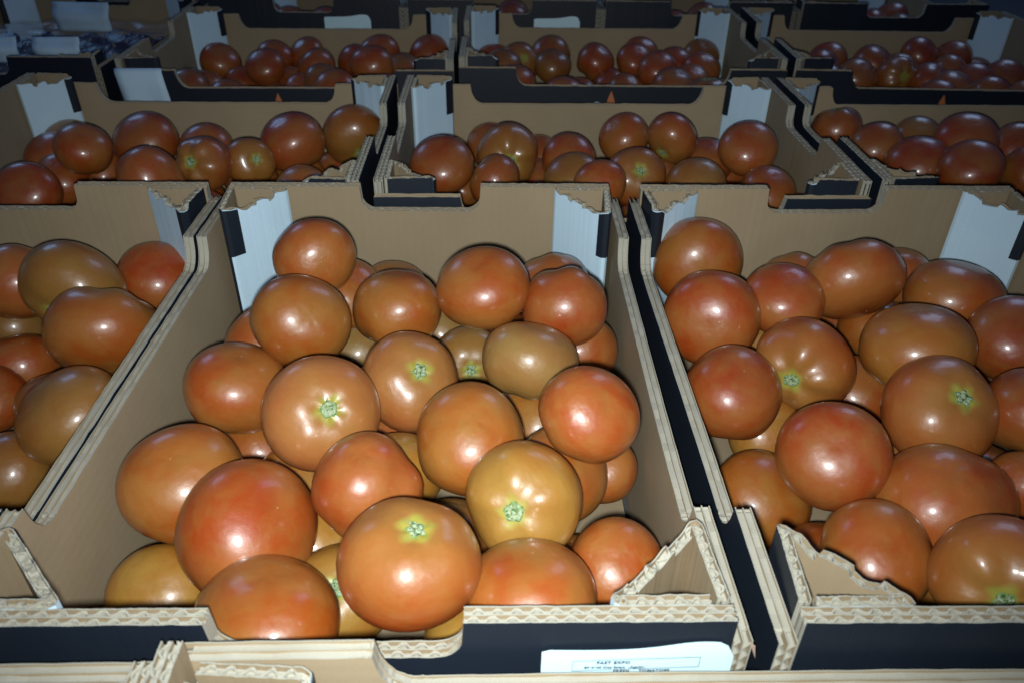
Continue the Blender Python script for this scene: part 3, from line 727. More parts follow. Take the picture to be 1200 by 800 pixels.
('L2',-0.2493,0.55,-0.1064,0.0263,0.9,'r',(),'buried deep red tomato, second from left at the front of the second row left carton'),
('L2',0.0565,0.465,-0.1038,0.0292,0.9,'g',(),'buried olive tomato, tenth from left at the front of the second row left carton'),
('L2',-0.0263,0.5402,-0.0883,0.0279,0.9,'g',(),'buried olive tomato, seventh from left at the back of the second row left carton'),
('L2',0.0569,0.5161,-0.105,0.0278,0.9,'oo',(),'buried amber tomato, eleventh from left at the front of the second row left carton'),
('L2',-0.0977,0.5849,-0.1045,0.0284,0.9,'o',(),'buried orange tomato, fifth from left at the back of the second row left carton'),
('L2',-0.1758,0.4589,-0.079,0.0291,0.9,'or',(),'buried orange red tomato, fourth from left at the front of the second row left carton'),
('L2',-0.0974,0.4586,-0.1044,0.0285,0.9,'o',(),'buried orange tomato, sixth from left at the front of the second row left carton'),
('L2',-0.1557,0.5071,-0.0864,0.0292,0.9,'o',(),'buried orange tomato, fifth from left at the front of the second row left carton'),
('L2',-0.001,0.4506,-0.1061,0.0266,0.9,'r',(),'buried deep red tomato, ninth from left at the front of the second row left carton'),
('L2',-0.2495,0.4614,-0.1046,0.0282,0.9,'r',(),'buried deep red tomato, first from left at the front of the second row left carton'),
('L2',0.0277,0.5738,-0.0946,0.0285,0.9,'or',(),'buried orange red tomato, tenth from left at the back of the second row left carton'),
('L2',0.0167,0.4615,-0.0603,0.0299,0.9,'or',(),'buried orange red tomato, eighth from left at the back of the second row left carton'),
('L2',-0.1968,0.5697,-0.106,0.0266,0.9,'oo',(),'buried amber tomato, third from left at the back of the second row left carton'),
('L2',0.056,0.6256,-0.1057,0.027,0.9,'r',(),'buried deep red tomato, eleventh from left at the back of the second row left carton'),
('L2',-0.0725,0.5327,-0.106,0.0267,0.9,'r',(),'buried deep red tomato, seventh from left at the front of the second row left carton'),
('L2',-0.044,0.4493,-0.0879,0.0263,0.9,'r',(),'buried deep red tomato, eighth from left at the front of the second row left carton'),
('L2',-0.2153,0.5005,-0.1061,0.0266,0.9,'o',(),'buried orange tomato, third from left at the front of the second row left carton'),
('L2',0.024,0.5242,-0.066,0.0293,0.9,'o',(),'buried orange tomato, ninth from left at the back of the second row left carton'),
('L2',-0.2573,0.6631,-0.0672,0.0287,0.9,'y',(),'buried yellowish tomato, second from left at the back of the second row left carton'),
('L2',-0.2466,0.6051,-0.0601,0.0283,0.9,'or',(),'buried orange red tomato, first from left at the back of the second row left carton'),
('R2',0.5935,0.6862,-0.0552,0.029,0.73,'r',(),'deep red tomato, first from left at the middle of the second row right carton'),
('R2',0.6109,0.6213,-0.0501,0.0272,0.8,'o',(),'orange tomato, third from left at the middle of the second row right carton'),
('R2',0.638,0.5783,-0.0547,0.0331,0.82,'r',(),'deep red tomato, fourth from left at the middle of the second row right carton'),
('R2',0.6932,0.6016,-0.0378,0.0318,0.83,'r',(),'deep red tomato, sixth from left at the middle of the second row right carton'),
('R2',0.6654,0.5346,-0.0398,0.0288,0.89,'r',(),'deep red tomato, seventh from left at the middle of the second row right carton'),
('R2',0.7641,0.6211,-0.0501,0.0273,0.8,'r',(),'deep red tomato, ninth from left at the middle of the second row right carton'),
('R2',0.74,0.6068,-0.0858,0.0275,0.47,'o',(),'orange tomato, eighth from left at the middle of the second row right carton'),
('R2',0.7494,0.5679,-0.0591,0.0295,0.71,'o',(),'orange tomato, tenth from left at the middle of the second row right carton'),
('R2',0.8114,0.6094,-0.052,0.0306,0.82,'r',(),'deep red tomato, eleventh from left at the middle of the second row right carton'),
('R2',0.695,0.6223,-0.0817,0.0275,0.67,'r',(),'deep red tomato, fifth from left at the middle of the second row right carton'),
('R2',0.8076,0.5584,-0.0549,0.0291,0.82,'o',(),'orange tomato, twelfth from left at the middle of the second row right carton'),
('R2',0.6259,0.6456,-0.0866,0.0275,0.81,'r',(),'deep red tomato, second from left at the middle of the second row right carton'),
('R2',0.7959,0.5062,-0.1101,0.0266,0.9,'o',(),'buried orange tomato, fifth from left at the front of the second row right carton'),
('R2',0.7027,0.5454,-0.0988,0.0284,0.9,'or',(),'buried orange red tomato, fourth from left at the middle of the second row right carton'),
('R2',0.5719,0.6175,-0.1082,0.0287,0.9,'or',(),'buried orange red tomato, second from left at the back of the second row right carton'),
('R2',0.8446,0.4742,-0.1075,0.0295,0.9,'o',(),'buried orange tomato, seventh from left at the front of the second row right carton'),
('R2',0.5697,0.4847,-0.1088,0.028,0.9,'g',(),'buried olive tomato, first from left at the front of the second row right carton'),
('R2',0.5693,0.5144,-0.0643,0.0289,0.9,'o',(),'buried orange tomato, fourth from left at the back of the second row right carton'),
('R2',0.7335,0.4805,-0.0764,0.0284,0.9,'oo',(),'buried amber tomato, seventh from left at the middle of the second row right carton'),
('R2',0.7483,0.5713,-0.1091,0.0277,0.9,'or',(),'buried orange red tomato, fifth from left at the middle of the second row right carton'),
('R2',0.6837,0.4911,-0.1103,0.0263,0.9,'o',(),'buried orange tomato, third from left at the front of the second row right carton'),
('R2',0.637,0.4882,-0.1104,0.0262,0.9,'g',(),'buried olive tomato, second from left at the front of the second row right carton'),
('R2',0.5709,0.5777,-0.0708,0.0272,0.9,'g',(),'buried olive tomato, third from left at the back of the second row right carton'),
('R2',0.7973,0.4702,-0.0655,0.0269,0.9,'r',(),'buried deep red tomato, eighth from left at the middle of the second row right carton'),
('R2',0.5853,0.6713,-0.1063,0.0265,0.9,'g',(),'buried olive tomato, first from left at the back of the second row right carton'),
('R2',0.8672,0.68,-0.0682,0.0296,0.9,'o',(),'buried orange tomato, sixth from left at the back of the second row right carton'),
('R2',0.7698,0.4634,-0.1104,0.0262,0.9,'y',(),'buried yellowish tomato, sixth from left at the front of the second row right carton'),
('R2',0.8407,0.5766,-0.0891,0.0273,0.9,'o',(),'buried orange tomato, seventh from left at the back of the second row right carton'),
('R2',0.7612,0.5262,-0.0824,0.0294,0.9,'or',(),'buried orange red tomato, sixth from left at the middle of the second row right carton'),
('R2',0.5929,0.4667,-0.0633,0.0288,0.9,'y',(),'buried yellowish tomato, second from left at the middle of the second row right carton'),
('R2',0.5673,0.5488,-0.1092,0.0276,0.9,'r',(),'buried deep red tomato, first from left at the middle of the second row right carton'),
('R2',0.6606,0.4654,-0.073,0.0287,0.9,'g',(),'buried olive tomato, fourth from left at the front of the second row right carton'),
('R2',0.8856,0.584,-0.0759,0.0271,0.9,'y',(),'buried yellowish tomato, eighth from left at the back of the second row right carton'),
('R2',0.6869,0.6806,-0.0644,0.0282,0.9,'g',(),'buried olive tomato, fifth from left at the back of the second row right carton'),
('R2',0.6863,0.5888,-0.1099,0.0268,0.9,'oo',(),'buried amber tomato, third from left at the middle of the second row right carton'),
('C3',0.3276,0.952,-0.098,0.0286,0.96,'oo',(),'amber tomato, fourth from left at the middle of the third row middle carton'),
('C3',0.2767,0.8619,-0.0987,0.0287,0.82,'or',(),'orange red tomato, third from left at the front of the third row middle carton'),
('C3',0.4968,0.8691,-0.0992,0.028,0.81,'or',(),'orange red tomato, ninth from left at the front of the third row middle carton'),
('C3',0.3497,0.9061,-0.0957,0.0293,0.98,'oo',(),'amber tomato, fifth from left at the front of the third row middle carton'),
('C3',0.2496,0.9059,-0.0937,0.0282,0.93,'r',(),'deep red tomato, second from left at the front of the third row middle carton'),
('C3',0.3633,0.8411,-0.0913,0.028,0.94,'r',(),'deep red tomato, sixth from left at the front of the third row middle carton'),
('C3',0.3935,0.9367,-0.089,0.0292,0.95,'oo',(),'amber tomato, sixth from left at the middle of the third row middle carton'),
('C3',0.3244,0.8684,-0.0906,0.0273,0.97,'g',(),'olive tomato, fourth from left at the front of the third row middle carton'),
('C3',0.4329,0.8406,-0.0901,0.0296,0.91,'r',(),'deep red tomato, eighth from left at the front of the third row middle carton'),
('C3',0.2045,0.9113,-0.0926,0.0281,0.86,'r',(),'deep red tomato, first from left at the middle of the third row middle carton'),
('C3',0.3972,0.8864,-0.0877,0.0282,0.81,'oo',(),'amber tomato, seventh from left at the front of the third row middle carton'),
('C3',0.236,0.8383,-0.1,0.0281,0.99,'or',(),'orange red tomato, first from left at the front of the third row middle carton'),
('C3',0.3741,0.9791,-0.0934,0.0276,0.98,'r',(),'deep red tomato, fifth from left at the middle of the third row middle carton'),
('C3',0.5211,0.9056,-0.0869,0.0273,0.89,'o',(),'orange tomato, eleventh from left at the middle of the third row middle carton'),
('C3',0.2904,0.972,-0.0632,0.0282,0.86,'g',(),'olive tomato, fifth from left at the back of the third row middle carton'),
('C3',0.2893,1.0347,-0.0643,0.0308,0.82,'oo',(),'amber tomato, fourth from left at the back of the third row middle carton'),
('C3',0.4367,0.9537,-0.0623,0.0288,0.86,'or',(),'orange red tomato, ninth from left at the back of the third row middle carton'),
('C3',0.5032,0.9678,-0.0653,0.0278,0.8,'o',(),'orange tomato, ninth from left at the middle of the third row middle carton'),
('C3',0.4446,0.876,-0.0634,0.0286,0.97,'g',(),'olive tomato, seventh from left at the middle of the third row middle carton'),
('C3',0.231,0.8757,-0.0628,0.0314,0.98,'o',(),'orange tomato, second from left at the middle of the third row middle carton'),
('C3',0.4816,0.8419,-0.0627,0.0282,0.87,'r',(),'deep red tomato, tenth from left at the middle of the third row middle carton'),
('C3',0.4796,0.9229,-0.0721,0.0281,0.92,'oo',(),'amber tomato, eighth from left at the middle of the third row middle carton'),
('C3',0.2069,1.0323,-0.0734,0.0289,0.81,'or',(),'orange red tomato, first from left at the back of the third row middle carton'),
('C3',0.3546,1.0079,-0.0654,0.0295,0.98,'r',(),'deep red tomato, sixth from left at the back of the third row middle carton'),
('C3',0.4131,1.012,-0.0654,0.0281,0.81,'or',(),'orange red tomato, seventh from left at the back of the third row middle carton'),
('C3',0.2189,0.9553,-0.0623,0.0285,0.93,'g',(),'olive tomato, second from left at the back of the third row middle carton'),
('C3',0.243,1.001,-0.0667,0.0294,0.92,'r',(),'deep red tomato, third from left at the back of the third row middle carton'),
('C3',0.4291,1.0532,-0.0645,0.0273,0.81,'o',(),'orange tomato, eighth from left at the back of the third row middle carton'),
('C3',0.2972,0.8409,-0.0643,0.027,0.93,'o',(),'orange tomato, third from left at the middle of the third row middle carton'),
('C3',0.5227,1.0545,-0.069,0.0283,0.84,'g',(),'olive tomato, eleventh from left at the back of the third row middle carton'),
('C3',0.4685,0.9993,-0.0657,0.0271,0.9,'r',(),'deep red tomato, tenth from left at the back of the third row middle carton'),
('R3',0.7418,0.8515,-0.0884,0.0307,0.93,'or',(),'orange red tomato, fifth from left at the front of the third row right carton'),
('R3',0.6215,0.9184,-0.0967,0.0301,0.83,'or',(),'orange red tomato, first from left at the front of the third row right carton'),
('R3',0.7372,0.9048,-0.0986,0.0307,0.98,'or',(),'orange red tomato, fourth from left at the front of the third row right carton'),
('R3',0.8645,0.8422,-0.0977,0.0309,0.92,'or',(),'orange red tomato, eighth from left at the front of the third row right carton'),
('R3',0.6388,0.9787,-0.0913,0.0288,0.93,'o',(),'orange tomato, second from left at the middle of the third row right carton'),
('R3',0.9242,0.8477,-0.0905,0.0297,0.92,'r',(),'deep red tomato, ninth from left at the front of the third row right carton'),
('R3',0.8132,0.8352,-0.1001,0.0283,0.94,'r',(),'deep red tomato, seventh from left at the front of the third row right carton'),
('R3',0.6366,1.0468,-0.1,0.0281,0.97,'or',(),'orange red tomato, first from left at the middle of the third row right carton'),
('R3',0.6979,0.8282,-0.0882,0.0288,0.93,'g',(),'olive tomato, third from left at the front of the third row right carton'),
('R3',0.6947,0.8758,-0.089,0.0307,0.92,'r',(),'deep red tomato, second from left at the front of the third row right carton'),
('R3',0.9368,1.032,-0.0856,0.0272,0.88,'or',(),'orange red tomato, eleventh from left at the back of the third row right carton'),
('R3',0.8079,0.9153,-0.0646,0.028,0.95,'or',(),'orange red tomato, sixth from left at the middle of the third row right carton'),
('R3',0.8052,0.9967,-0.0728,0.0285,0.89,'o',(),'orange tomato, seventh from left at the back of the third row right carton'),
('R3',0.7083,1.0332,-0.0687,0.0301,0.82,'or',(),'orange red tomato, third from left at the back of the third row right carton'),
('R3',0.758,0.9897,-0.0629,0.0304,0.8,'o',(),'orange tomato, fifth from left at the back of the third row right carton'),
('R3',0.8125,0.8596,-0.0602,0.0287,0.91,'oo',(),'amber tomato, seventh from left at the middle of the third row right carton'),
('R3',0.6186,0.8753,-0.0725,0.0294,0.83,'or',(),'orange red tomato, third from left at the middle of the third row right carton'),
('R3',0.9193,0.9272,-0.0648,0.0287,0.85,'r',(),'deep red tomato, tenth from left at the middle of the third row right carton'),
('R3',0.6544,0.9048,-0.0634,0.0286,0.86,'r',(),'deep red tomato, fifth from left at the middle of the third row right carton'),
('R3',0.6832,0.9777,-0.0664,0.0306,0.92,'r',(),'deep red tomato, second from left at the back of the third row right carton'),
('R3',0.8981,1.0321,-0.0627,0.0275,0.99,'or',(),'orange red tomato, tenth from left at the back of the third row right carton'),
('R3',0.7665,0.931,-0.0613,0.0275,0.87,'o',(),'orange tomato, sixth from left at the back of the third row right carton'),
('R3',0.8958,0.8274,-0.0604,0.0274,0.98,'o',(),'orange tomato, eleventh from left at the middle of the third row right carton'),
('R3',0.6254,1.0175,-0.0691,0.028,0.91,'o',(),'orange tomato, first from left at the back of the third row right carton'),
('R3',0.6227,0.8298,-0.0654,0.0276,0.8,'g',(),'olive tomato, fourth from left at the middle of the third row right carton'),
('R3',0.8539,0.9507,-0.0637,0.0276,0.98,'o',(),'orange tomato, ninth from left at the back of the third row right carton'),
('R3',0.8483,1.034,-0.0603,0.0292,0.8,'or',(),'orange red tomato, eighth from left at the back of the third row right carton'),
('R3',0.7765,0.8254,-0.0639,0.0278,0.99,'r',(),'deep red tomato, sixth from left at the front of the third row right carton'),
('R3',0.8572,0.8941,-0.0613,0.0281,0.96,'r',(),'deep red tomato, eighth from left at the middle of the third row right carton'),
('R3',0.709,0.918,-0.0603,0.0275,0.82,'oo',(),'amber tomato, fourth from left at the back of the third row right carton'),
('R3',0.8413,0.823,-0.0605,0.029,0.98,'r',(),'deep red tomato, ninth from left at the middle of the third row right carton'),
('L3',0.1131,0.9806,-0.0932,0.0282,0.96,'r',(),'deep red tomato, eleventh from left at the middle of the third row left carton'),
('L3',-0.1317,0.8434,-0.101,0.0303,0.81,'g',(),'olive tomato, second from left at the front of the third row left carton'),
('L3',-0.1103,0.9385,-0.1052,0.0307,1.0,'r',(),'deep red tomato, fifth from left at the middle of the third row left carton'),
('L3',-0.0891,0.9847,-0.0992,0.0313,0.94,'o',(),'orange tomato, sixth from left at the middle of the third row left carton'),
('L3',0.0991,0.8467,-0.1024,0.0298,0.97,'oo',(),'amber tomato, eighth from left at the front of the third row left carton'),
('L3',-0.2014,0.9516,-0.0912,0.028,0.82,'oo',(),'amber tomato, second from left at the middle of the third row left carton'),
('L3',-0.019,0.8347,-0.1013,0.0291,0.98,'oo',(),'amber tomato, sixth from left at the front of the third row left carton'),
('L3',0.1057,0.9125,-0.0994,0.0303,0.91,'r',(),'deep red tomato, ninth from left at the front of the third row left carton'),
('L3',-0.0874,0.887,-0.1013,0.0314,0.94,'or',(),'orange red tomato, fourth from left at the front of the third row left carton'),
('L3',-0.18,0.8392,-0.1057,0.0298,0.9,'r',(),'deep red tomato, first from left at the front of the third row left carton'),
('L3',-0.0613,0.926,-0.0895,0.027,0.86,'or',(),'orange red tomato, seventh from left at the middle of the third row left carton'),
('L3',-0.1575,0.9822,-0.0944,0.0287,0.85,'or',(),'orange red tomato, fourth from left at the middle of the third row left carton'),
('L3',-0.0772,0.8304,-0.0899,0.0298,0.86,'r',(),'deep red tomato, third from left at the front of the third row left carton'),
('L3',-0.151,0.8888,-0.0897,0.03,0.86,'oo',(),'amber tomato, third from left at the middle of the third row left carton'),
('L3',-0.0438,0.8719,-0.0892,0.028,0.83,'or',(),'orange red tomato, fifth from left at the front of the third row left carton'),
('L3',0.0324,0.8288,-0.0983,0.0281,0.89,'o',(),'orange tomato, seventh from left at the front of the third row left carton'),
('L3',-0.046,0.9654,-0.0649,0.0279,0.85,'or',(),'orange red tomato, fifth from left at the back of the third row left carton'),
('L3',-0.1923,1.0046,-0.0692,0.0289,0.92,'o',(),'orange tomato, first from left at the back of the third row left carton'),
('L3',-0.1163,0.9613,-0.0646,0.029,0.93,'o',(),'orange tomato, second from left at the back of the third row left carton'),
('L3',0.0068,0.9906,-0.0692,0.029,0.84,'r',(),'deep red tomato, seventh from left at the back of the third row left carton'),
('L3',0.0349,1.0313,-0.0648,0.0311,0.94,'or',(),'orange red tomato, ninth from left at the back of the third row left carton'),
('L3',0.0834,0.8851,-0.0706,0.0271,1.0,'o',(),'orange tomato, tenth from left at the middle of the third row left carton'),
('L3',-0.1166,1.0218,-0.0668,0.0279,0.95,'or',(),'orange red tomato, third from left at the back of the third row left carton'),
('L3',-0.0007,0.8663,-0.0692,0.0311,0.99,'o',(),'orange tomato, eighth from left at the middle of the third row left carton'),
('L3',0.109,1.0449,-0.0654,0.0314,0.92,'r',(),'deep red tomato, eleventh from left at the back of the third row left carton'),
('L3',0.0787,0.9568,-0.0686,0.029,0.96,'g',(),'olive tomato, tenth from left at the back of the third row left carton'),
('L3',0.0689,0.8371,-0.066,0.0291,0.8,'or',(),'orange red tomato, ninth from left at the middle of the third row left carton'),
('L3',-0.0252,0.9095,-0.071,0.0278,0.9,'g',(),'olive tomato, sixth from left at the back of the third row left carton'),
('L3',-0.0743,1.0409,-0.0656,0.0276,0.95,'o',(),'orange tomato, fourth from left at the back of the third row left carton'),
('L3',-0.1932,0.86,-0.0667,0.0283,0.9,'g',(),'olive tomato, first from left at the middle of the third row left carton'),
('L3',0.0415,0.9145,-0.0485,0.0293,0.88,'o',(),'orange tomato, eighth from left at the back of the third row left carton'),
('C4',0.2772,1.2414,-0.0982,0.0281,0.85,'or',(),'orange red tomato, sixth from left at the front of the farthest row middle carton'),
('C4',0.1538,1.2078,-0.0912,0.0293,0.83,'or',(),'orange red tomato, third from left at the front of the farthest row middle carton'),
('C4',0.2723,1.2856,-0.0885,0.029,0.99,'o',(),'orange tomato, seventh from left at the back of the farthest row middle carton'),
('C4',0.1681,1.3087,-0.0872,0.0277,0.96,'oo',(),'amber tomato, third from left at the back of the farthest row middle carton'),
('C4',0.1849,1.2435,-0.0865,0.0301,0.85,'r',(),'deep red tomato, fourth from left at the front of the farthest row middle carton'),
('C4',0.2885,1.1841,-0.09,0.0291,0.93,'or',(),'orange red tomato, seventh from left at the front of the farthest row middle carton'),
('C4',0.1129,1.1797,-0.0961,0.0314,0.81,'r',(),'deep red tomato, first from left at the front of the farthest row middle carton'),
('C4',0.1938,1.1742,-0.0973,0.0314,0.84,'oo',(),'amber tomato, fifth from left at the front of the farthest row middle carton'),
('C4',0.3204,1.249,-0.0661,0.0305,0.84,'g',(),'olive tomato, eighth from left at the back of the farthest row middle carton'),
('C4',0.2341,1.2551,-0.0635,0.0312,0.85,'r',(),'deep red tomato, fifth from left at the back of the farthest row middle carton'),
('C4',0.2303,1.1804,-0.0641,0.0303,0.98,'or',(),'orange red tomato, fourth from left at the back of the farthest row middle carton'),
('C4',0.3276,1.3081,-0.067,0.028,0.99,'g',(),'olive tomato, ninth from left at the back of the farthest row middle carton'),
('C4',0.1179,1.2268,-0.0678,0.0295,0.96,'r',(),'deep red tomato, second from left at the back of the farthest row middle carton'),
('C4',0.1501,1.1705,-0.0676,0.0273,0.99,'or',(),'orange red tomato, second from left at the front of the farthest row middle carton'),
('C4',0.3271,1.1777,-0.0649,0.0274,0.91,'or',(),'orange red tomato, eighth from left at the front of the farthest row middle carton'),
('C4',0.1124,1.2727,-0.0683,0.0271,0.86,'o',(),'orange tomato, first from left at the back of the farthest row middle carton'),
('C4',0.2376,1.3067,-0.0659,0.0295,0.92,'or',(),'orange red tomato, sixth from left at the back of the farthest row middle carton'),
('R4',0.4353,1.2795,-0.092,0.0306,0.93,'r',(),'deep red tomato, second from left at the front of the farthest row right carton'),
('R4',0.4785,1.239,-0.0992,0.0314,0.83,'oo',(),'amber tomato, fourth from left at the front of the farthest row right carton'),
('R4',0.4924,1.1786,-0.0928,0.0309,0.95,'g',(),'olive tomato, fifth from left at the front of the farthest row right carton'),
('R4',0.4848,1.2942,-0.087,0.0298,0.89,'or',(),'orange red tomato, first from left at the back of the farthest row right carton'),
('R4',0.5887,1.1708,-0.0899,0.0273,0.97,'oo',(),'amber tomato, sixth from left at the front of the farthest row right carton'),
('R4',0.6055,1.3107,-0.0869,0.027,0.87,'r',(),'deep red tomato, sixth from left at the back of the farthest row right carton'),
('R4',0.4337,1.1807,-0.0874,0.0314,0.95,'oo',(),'amber tomato, third from left at the front of the farthest row right carton'),
('R4',0.4222,1.2291,-0.0863,0.0271,0.86,'oo',(),'amber tomato, first from left at the front of the farthest row right carton'),
('R4',0.6357,1.1737,-0.102,0.0289,0.94,'or',(),'orange red tomato, seventh from left at the front of the farthest row right carton'),
('R4',0.5621,1.2253,-0.0625,0.0298,0.98,'g',(),'olive tomato, fifth from left at the back of the farthest row right carton'),
('R4',0.544,1.1739,-0.0623,0.0274,0.88,'g',(),'olive tomato, third from left at the back of the farthest row right carton'),
('R4',0.5083,1.2168,-0.0643,0.0308,0.93,'o',(),'orange tomato, second from left at the back of the farthest row right carton'),
('R4',0.6337,1.2222,-0.0631,0.0279,0.85,'g',(),'olive tomato, seventh from left at the back of the farthest row right carton'),
('R4',0.5697,1.2758,-0.062,0.029,0.82,'o',(),'orange tomato, fourth from left at the back of the farthest row right carton'),
('L4',-0.0619,1.1809,-0.0907,0.029,0.86,'or',(),'orange red tomato, ninth from left at the middle of the farthest row left carton'),
('L4',-0.1908,1.2658,-0.0981,0.0309,0.99,'or',(),'orange red tomato, fourth from left at the middle of the farthest row left carton'),
('L4',-0.0159,1.2019,-0.0932,0.0279,1.0,'r',(),'deep red tomato, eleventh from left at the middle of the farthest row left carton'),
('L4',-0.1554,1.2042,-0.0949,0.0273,0.91,'o',(),'orange tomato, fifth from left at the middle of the farthest row left carton'),
('L4',-0.1989,1.2198,-0.088,0.028,0.89,'r',(),'deep red tomato, first from left at the middle of the farthest row left carton'),
('L4',-0.1861,1.1724,-0.0882,0.0292,0.92,'r',(),'deep red tomato, second from left at the middle of the farthest row left carton'),
('L4',-0.1485,1.2732,-0.0688,0.0276,0.87,'or',(),'orange red tomato, sixth from left at the middle of the farthest row left carton'),
('L4',0.0096,1.2706,-0.0656,0.0276,0.81,'or',(),'orange red tomato, twelfth from left at the middle of the farthest row left carton'),
('L4',0.0188,1.2057,-0.0639,0.0282,0.93,'oo',(),'amber tomato, thirteenth from left at the middle of the farthest row left carton'),
('L4',-0.0796,1.2184,-0.0628,0.03,0.97,'o',(),'orange tomato, eighth from left at the middle of the farthest row left carton'),
('L4',-0.1956,1.3042,-0.0713,0.029,0.83,'or',(),'orange red tomato, third from left at the middle of the farthest row left carton'),
('L4',-0.0494,1.2662,-0.0646,0.0271,0.91,'oo',(),'amber tomato, tenth from left at the middle of the farthest row left carton'),
('L4',-0.1232,1.2082,-0.0651,0.0272,0.91,'r',(),'deep red tomato, seventh from left at the middle of the farthest row left carton'),
('RR4',0.7425,1.3021,-0.0919,0.0312,0.84,'oo',(),'amber tomato, first from left at the front of the farthest row rightmost carton'),
('RR4',0.7434,1.2137,-0.0997,0.028,0.94,'r',(),'deep red tomato, second from left at the front of the farthest row rightmost carton'),
('RR4',0.8024,1.1776,-0.0896,0.0272,0.93,'r',(),'deep red tomato, fourth from left at the front of the farthest row rightmost carton'),
('RR4',0.9422,1.1886,-0.0864,0.027,0.81,'g',(),'olive tomato, seventh from left at the front of the farthest row rightmost carton'),
('RR4',0.7372,1.1702,-0.0923,0.0274,0.87,'o',(),'orange tomato, third from left at the front of the farthest row rightmost carton'),
('RR4',0.9477,1.2325,-0.0869,0.0294,0.99,'or',(),'orange red tomato, sixth from left at the front of the farthest row rightmost carton'),
('RR4',0.7635,1.2425,-0.0627,0.031,0.91,'or',(),'orange red tomato, second from left at the back of the farthest row rightmost carton'),
('RR4',0.8276,1.2201,-0.0628,0.0283,0.94,'or',(),'orange red tomato, fourth from left at the back of the farthest row rightmost carton'),
('RR4',0.8614,1.1705,-0.0679,0.0278,0.82,'oo',(),'amber tomato, fifth from left at the front of the farthest row rightmost carton'),
('RR4',0.7831,1.3007,-0.0624,0.0276,0.99,'or',(),'orange red tomato, first from left at the back of the farthest row rightmost carton'),
('RR4',0.9186,1.307,-0.0621,0.0291,0.9,'r',(),'deep red tomato, sixth from left at the back of the farthest row rightmost carton'),
('RR4',0.868,1.2541,-0.0634,0.0274,0.93,'r',(),'deep red tomato, fifth from left at the back of the farthest row rightmost carton'),
('RR4',0.8133,1.2635,-0.0669,0.0291,0.84,'o',(),'orange tomato, third from left at the back of the farthest row rightmost carton'),
('RR4',0.8967,1.2093,-0.0622,0.0302,0.86,'g',(),'olive tomato, seventh from left at the back of the farthest row rightmost carton'),
]
rng = random.Random(7)
F_PX = 921.0
def view_dir(u, v): return (RT * ((u - 600) / F_PX) - UP * ((v - 400) / F_PX) + FW).normalized()
for n_, (cr, x, y, z, R, sq, cc, mark, lab) in enumerate(TAB):
    X = Vector((x, y, z)); me, sm, tmh = TM[(n_ * 7 + 3) % 10]
    dv = (X - CAM).normalized(); blossom = False; q = .86
    o = bpy.data.objects.new('tomato', me); col.objects.link(o)
    if mark:
        d2 = view_dir(mark[0], mark[1]); oc = CAM - X       # point of the skin seen at that spot
        rr_ = R * .9; bq = 2 * d2.dot(oc); cq = oc.length_squared - rr_ * rr_; disc = bq * bq - 4 * cq
        t = (-bq - math.sqrt(disc)) / 2 if disc > 0 else -bq / 2
        ax = (CAM + d2 * t - X).normalized()
        if len(mark) == 3: ax = -ax; blossom = True
    else:
        if sq < .93 and cr in 'CLR':
            ax = (UP * rng.choice((-1, -1, 1)) * 1.0 - FW * rng.uniform(-.5, -.1) + RT * rng.uniform(-.25, .25)).normalized(); q = max(.79, sq)
        elif rng.random() < .12 and cr not in 'CLR':
            ax = Vector([rng.gauss(0, 1) for _ in range(3)]).normalized()
        else:
            ax = (-Vector((0, 0, 1)) * .8 + FW * .5 + RT * rng.uniform(-.7, .7) + FW * rng.uniform(-.2, .5)).normalized()
        blossom = cr in 'CLR' and rng.random() < .2
    lb_ = 'lumpy orange red' in lab or 'two lobed tomato' in lab
    o.location = X; o.rotation_mode = 'QUATERNION'
    o.rotation_quaternion = ax.to_track_quat('Z', 'Y') @ Quaternion((0, 0, 1), rng.uniform(0, 6.28))
    o.scale = (R * rng.uniform(.98, 1.02), R, R * q)
    if lb_:
        first = 'lumpy' in lab
        o.data = LOBED[0 if first else 1][0]; q = .84
        xa = (RT - UP * (.22 if first else -.12)).normalized(); za = (-FW * .75 + UP * .25) if False else (FW * .7 - UP * .7)
        za = (za - xa * za.dot(xa)).normalized(); ya = za.cross(xa)
        o.rotation_quaternion = Matrix((xa, ya, za)).transposed().to_quaternion()
        o.location = X - RT * R * (.16 if first else .10); o.scale = (R * .98, R * 1.0, R * .95)
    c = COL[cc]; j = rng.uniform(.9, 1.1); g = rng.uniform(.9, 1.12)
    if cr[-1] in '34': c = (c[0] * .88, c[1] * .66, c[2] * .75)   # riper, redder fruit; dimmer light of the far rows painted in too
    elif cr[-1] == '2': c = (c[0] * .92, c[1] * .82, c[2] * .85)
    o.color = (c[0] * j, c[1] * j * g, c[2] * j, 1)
    tag(o, lab, 'tomato', 'tomatoes heaped in the cartons')
    if (mark and len(mark) == 2) or (not mark and (cr[-1] in '2' or cr in 'CLR')):
        so_ = obj('stem_scar', sm, o); so_.scale = (rng.uniform(.72, 1.0), rng.uniform(.72, 1.0), 1.0)
    if blossom: obj('blossom_tip', tmh, o)

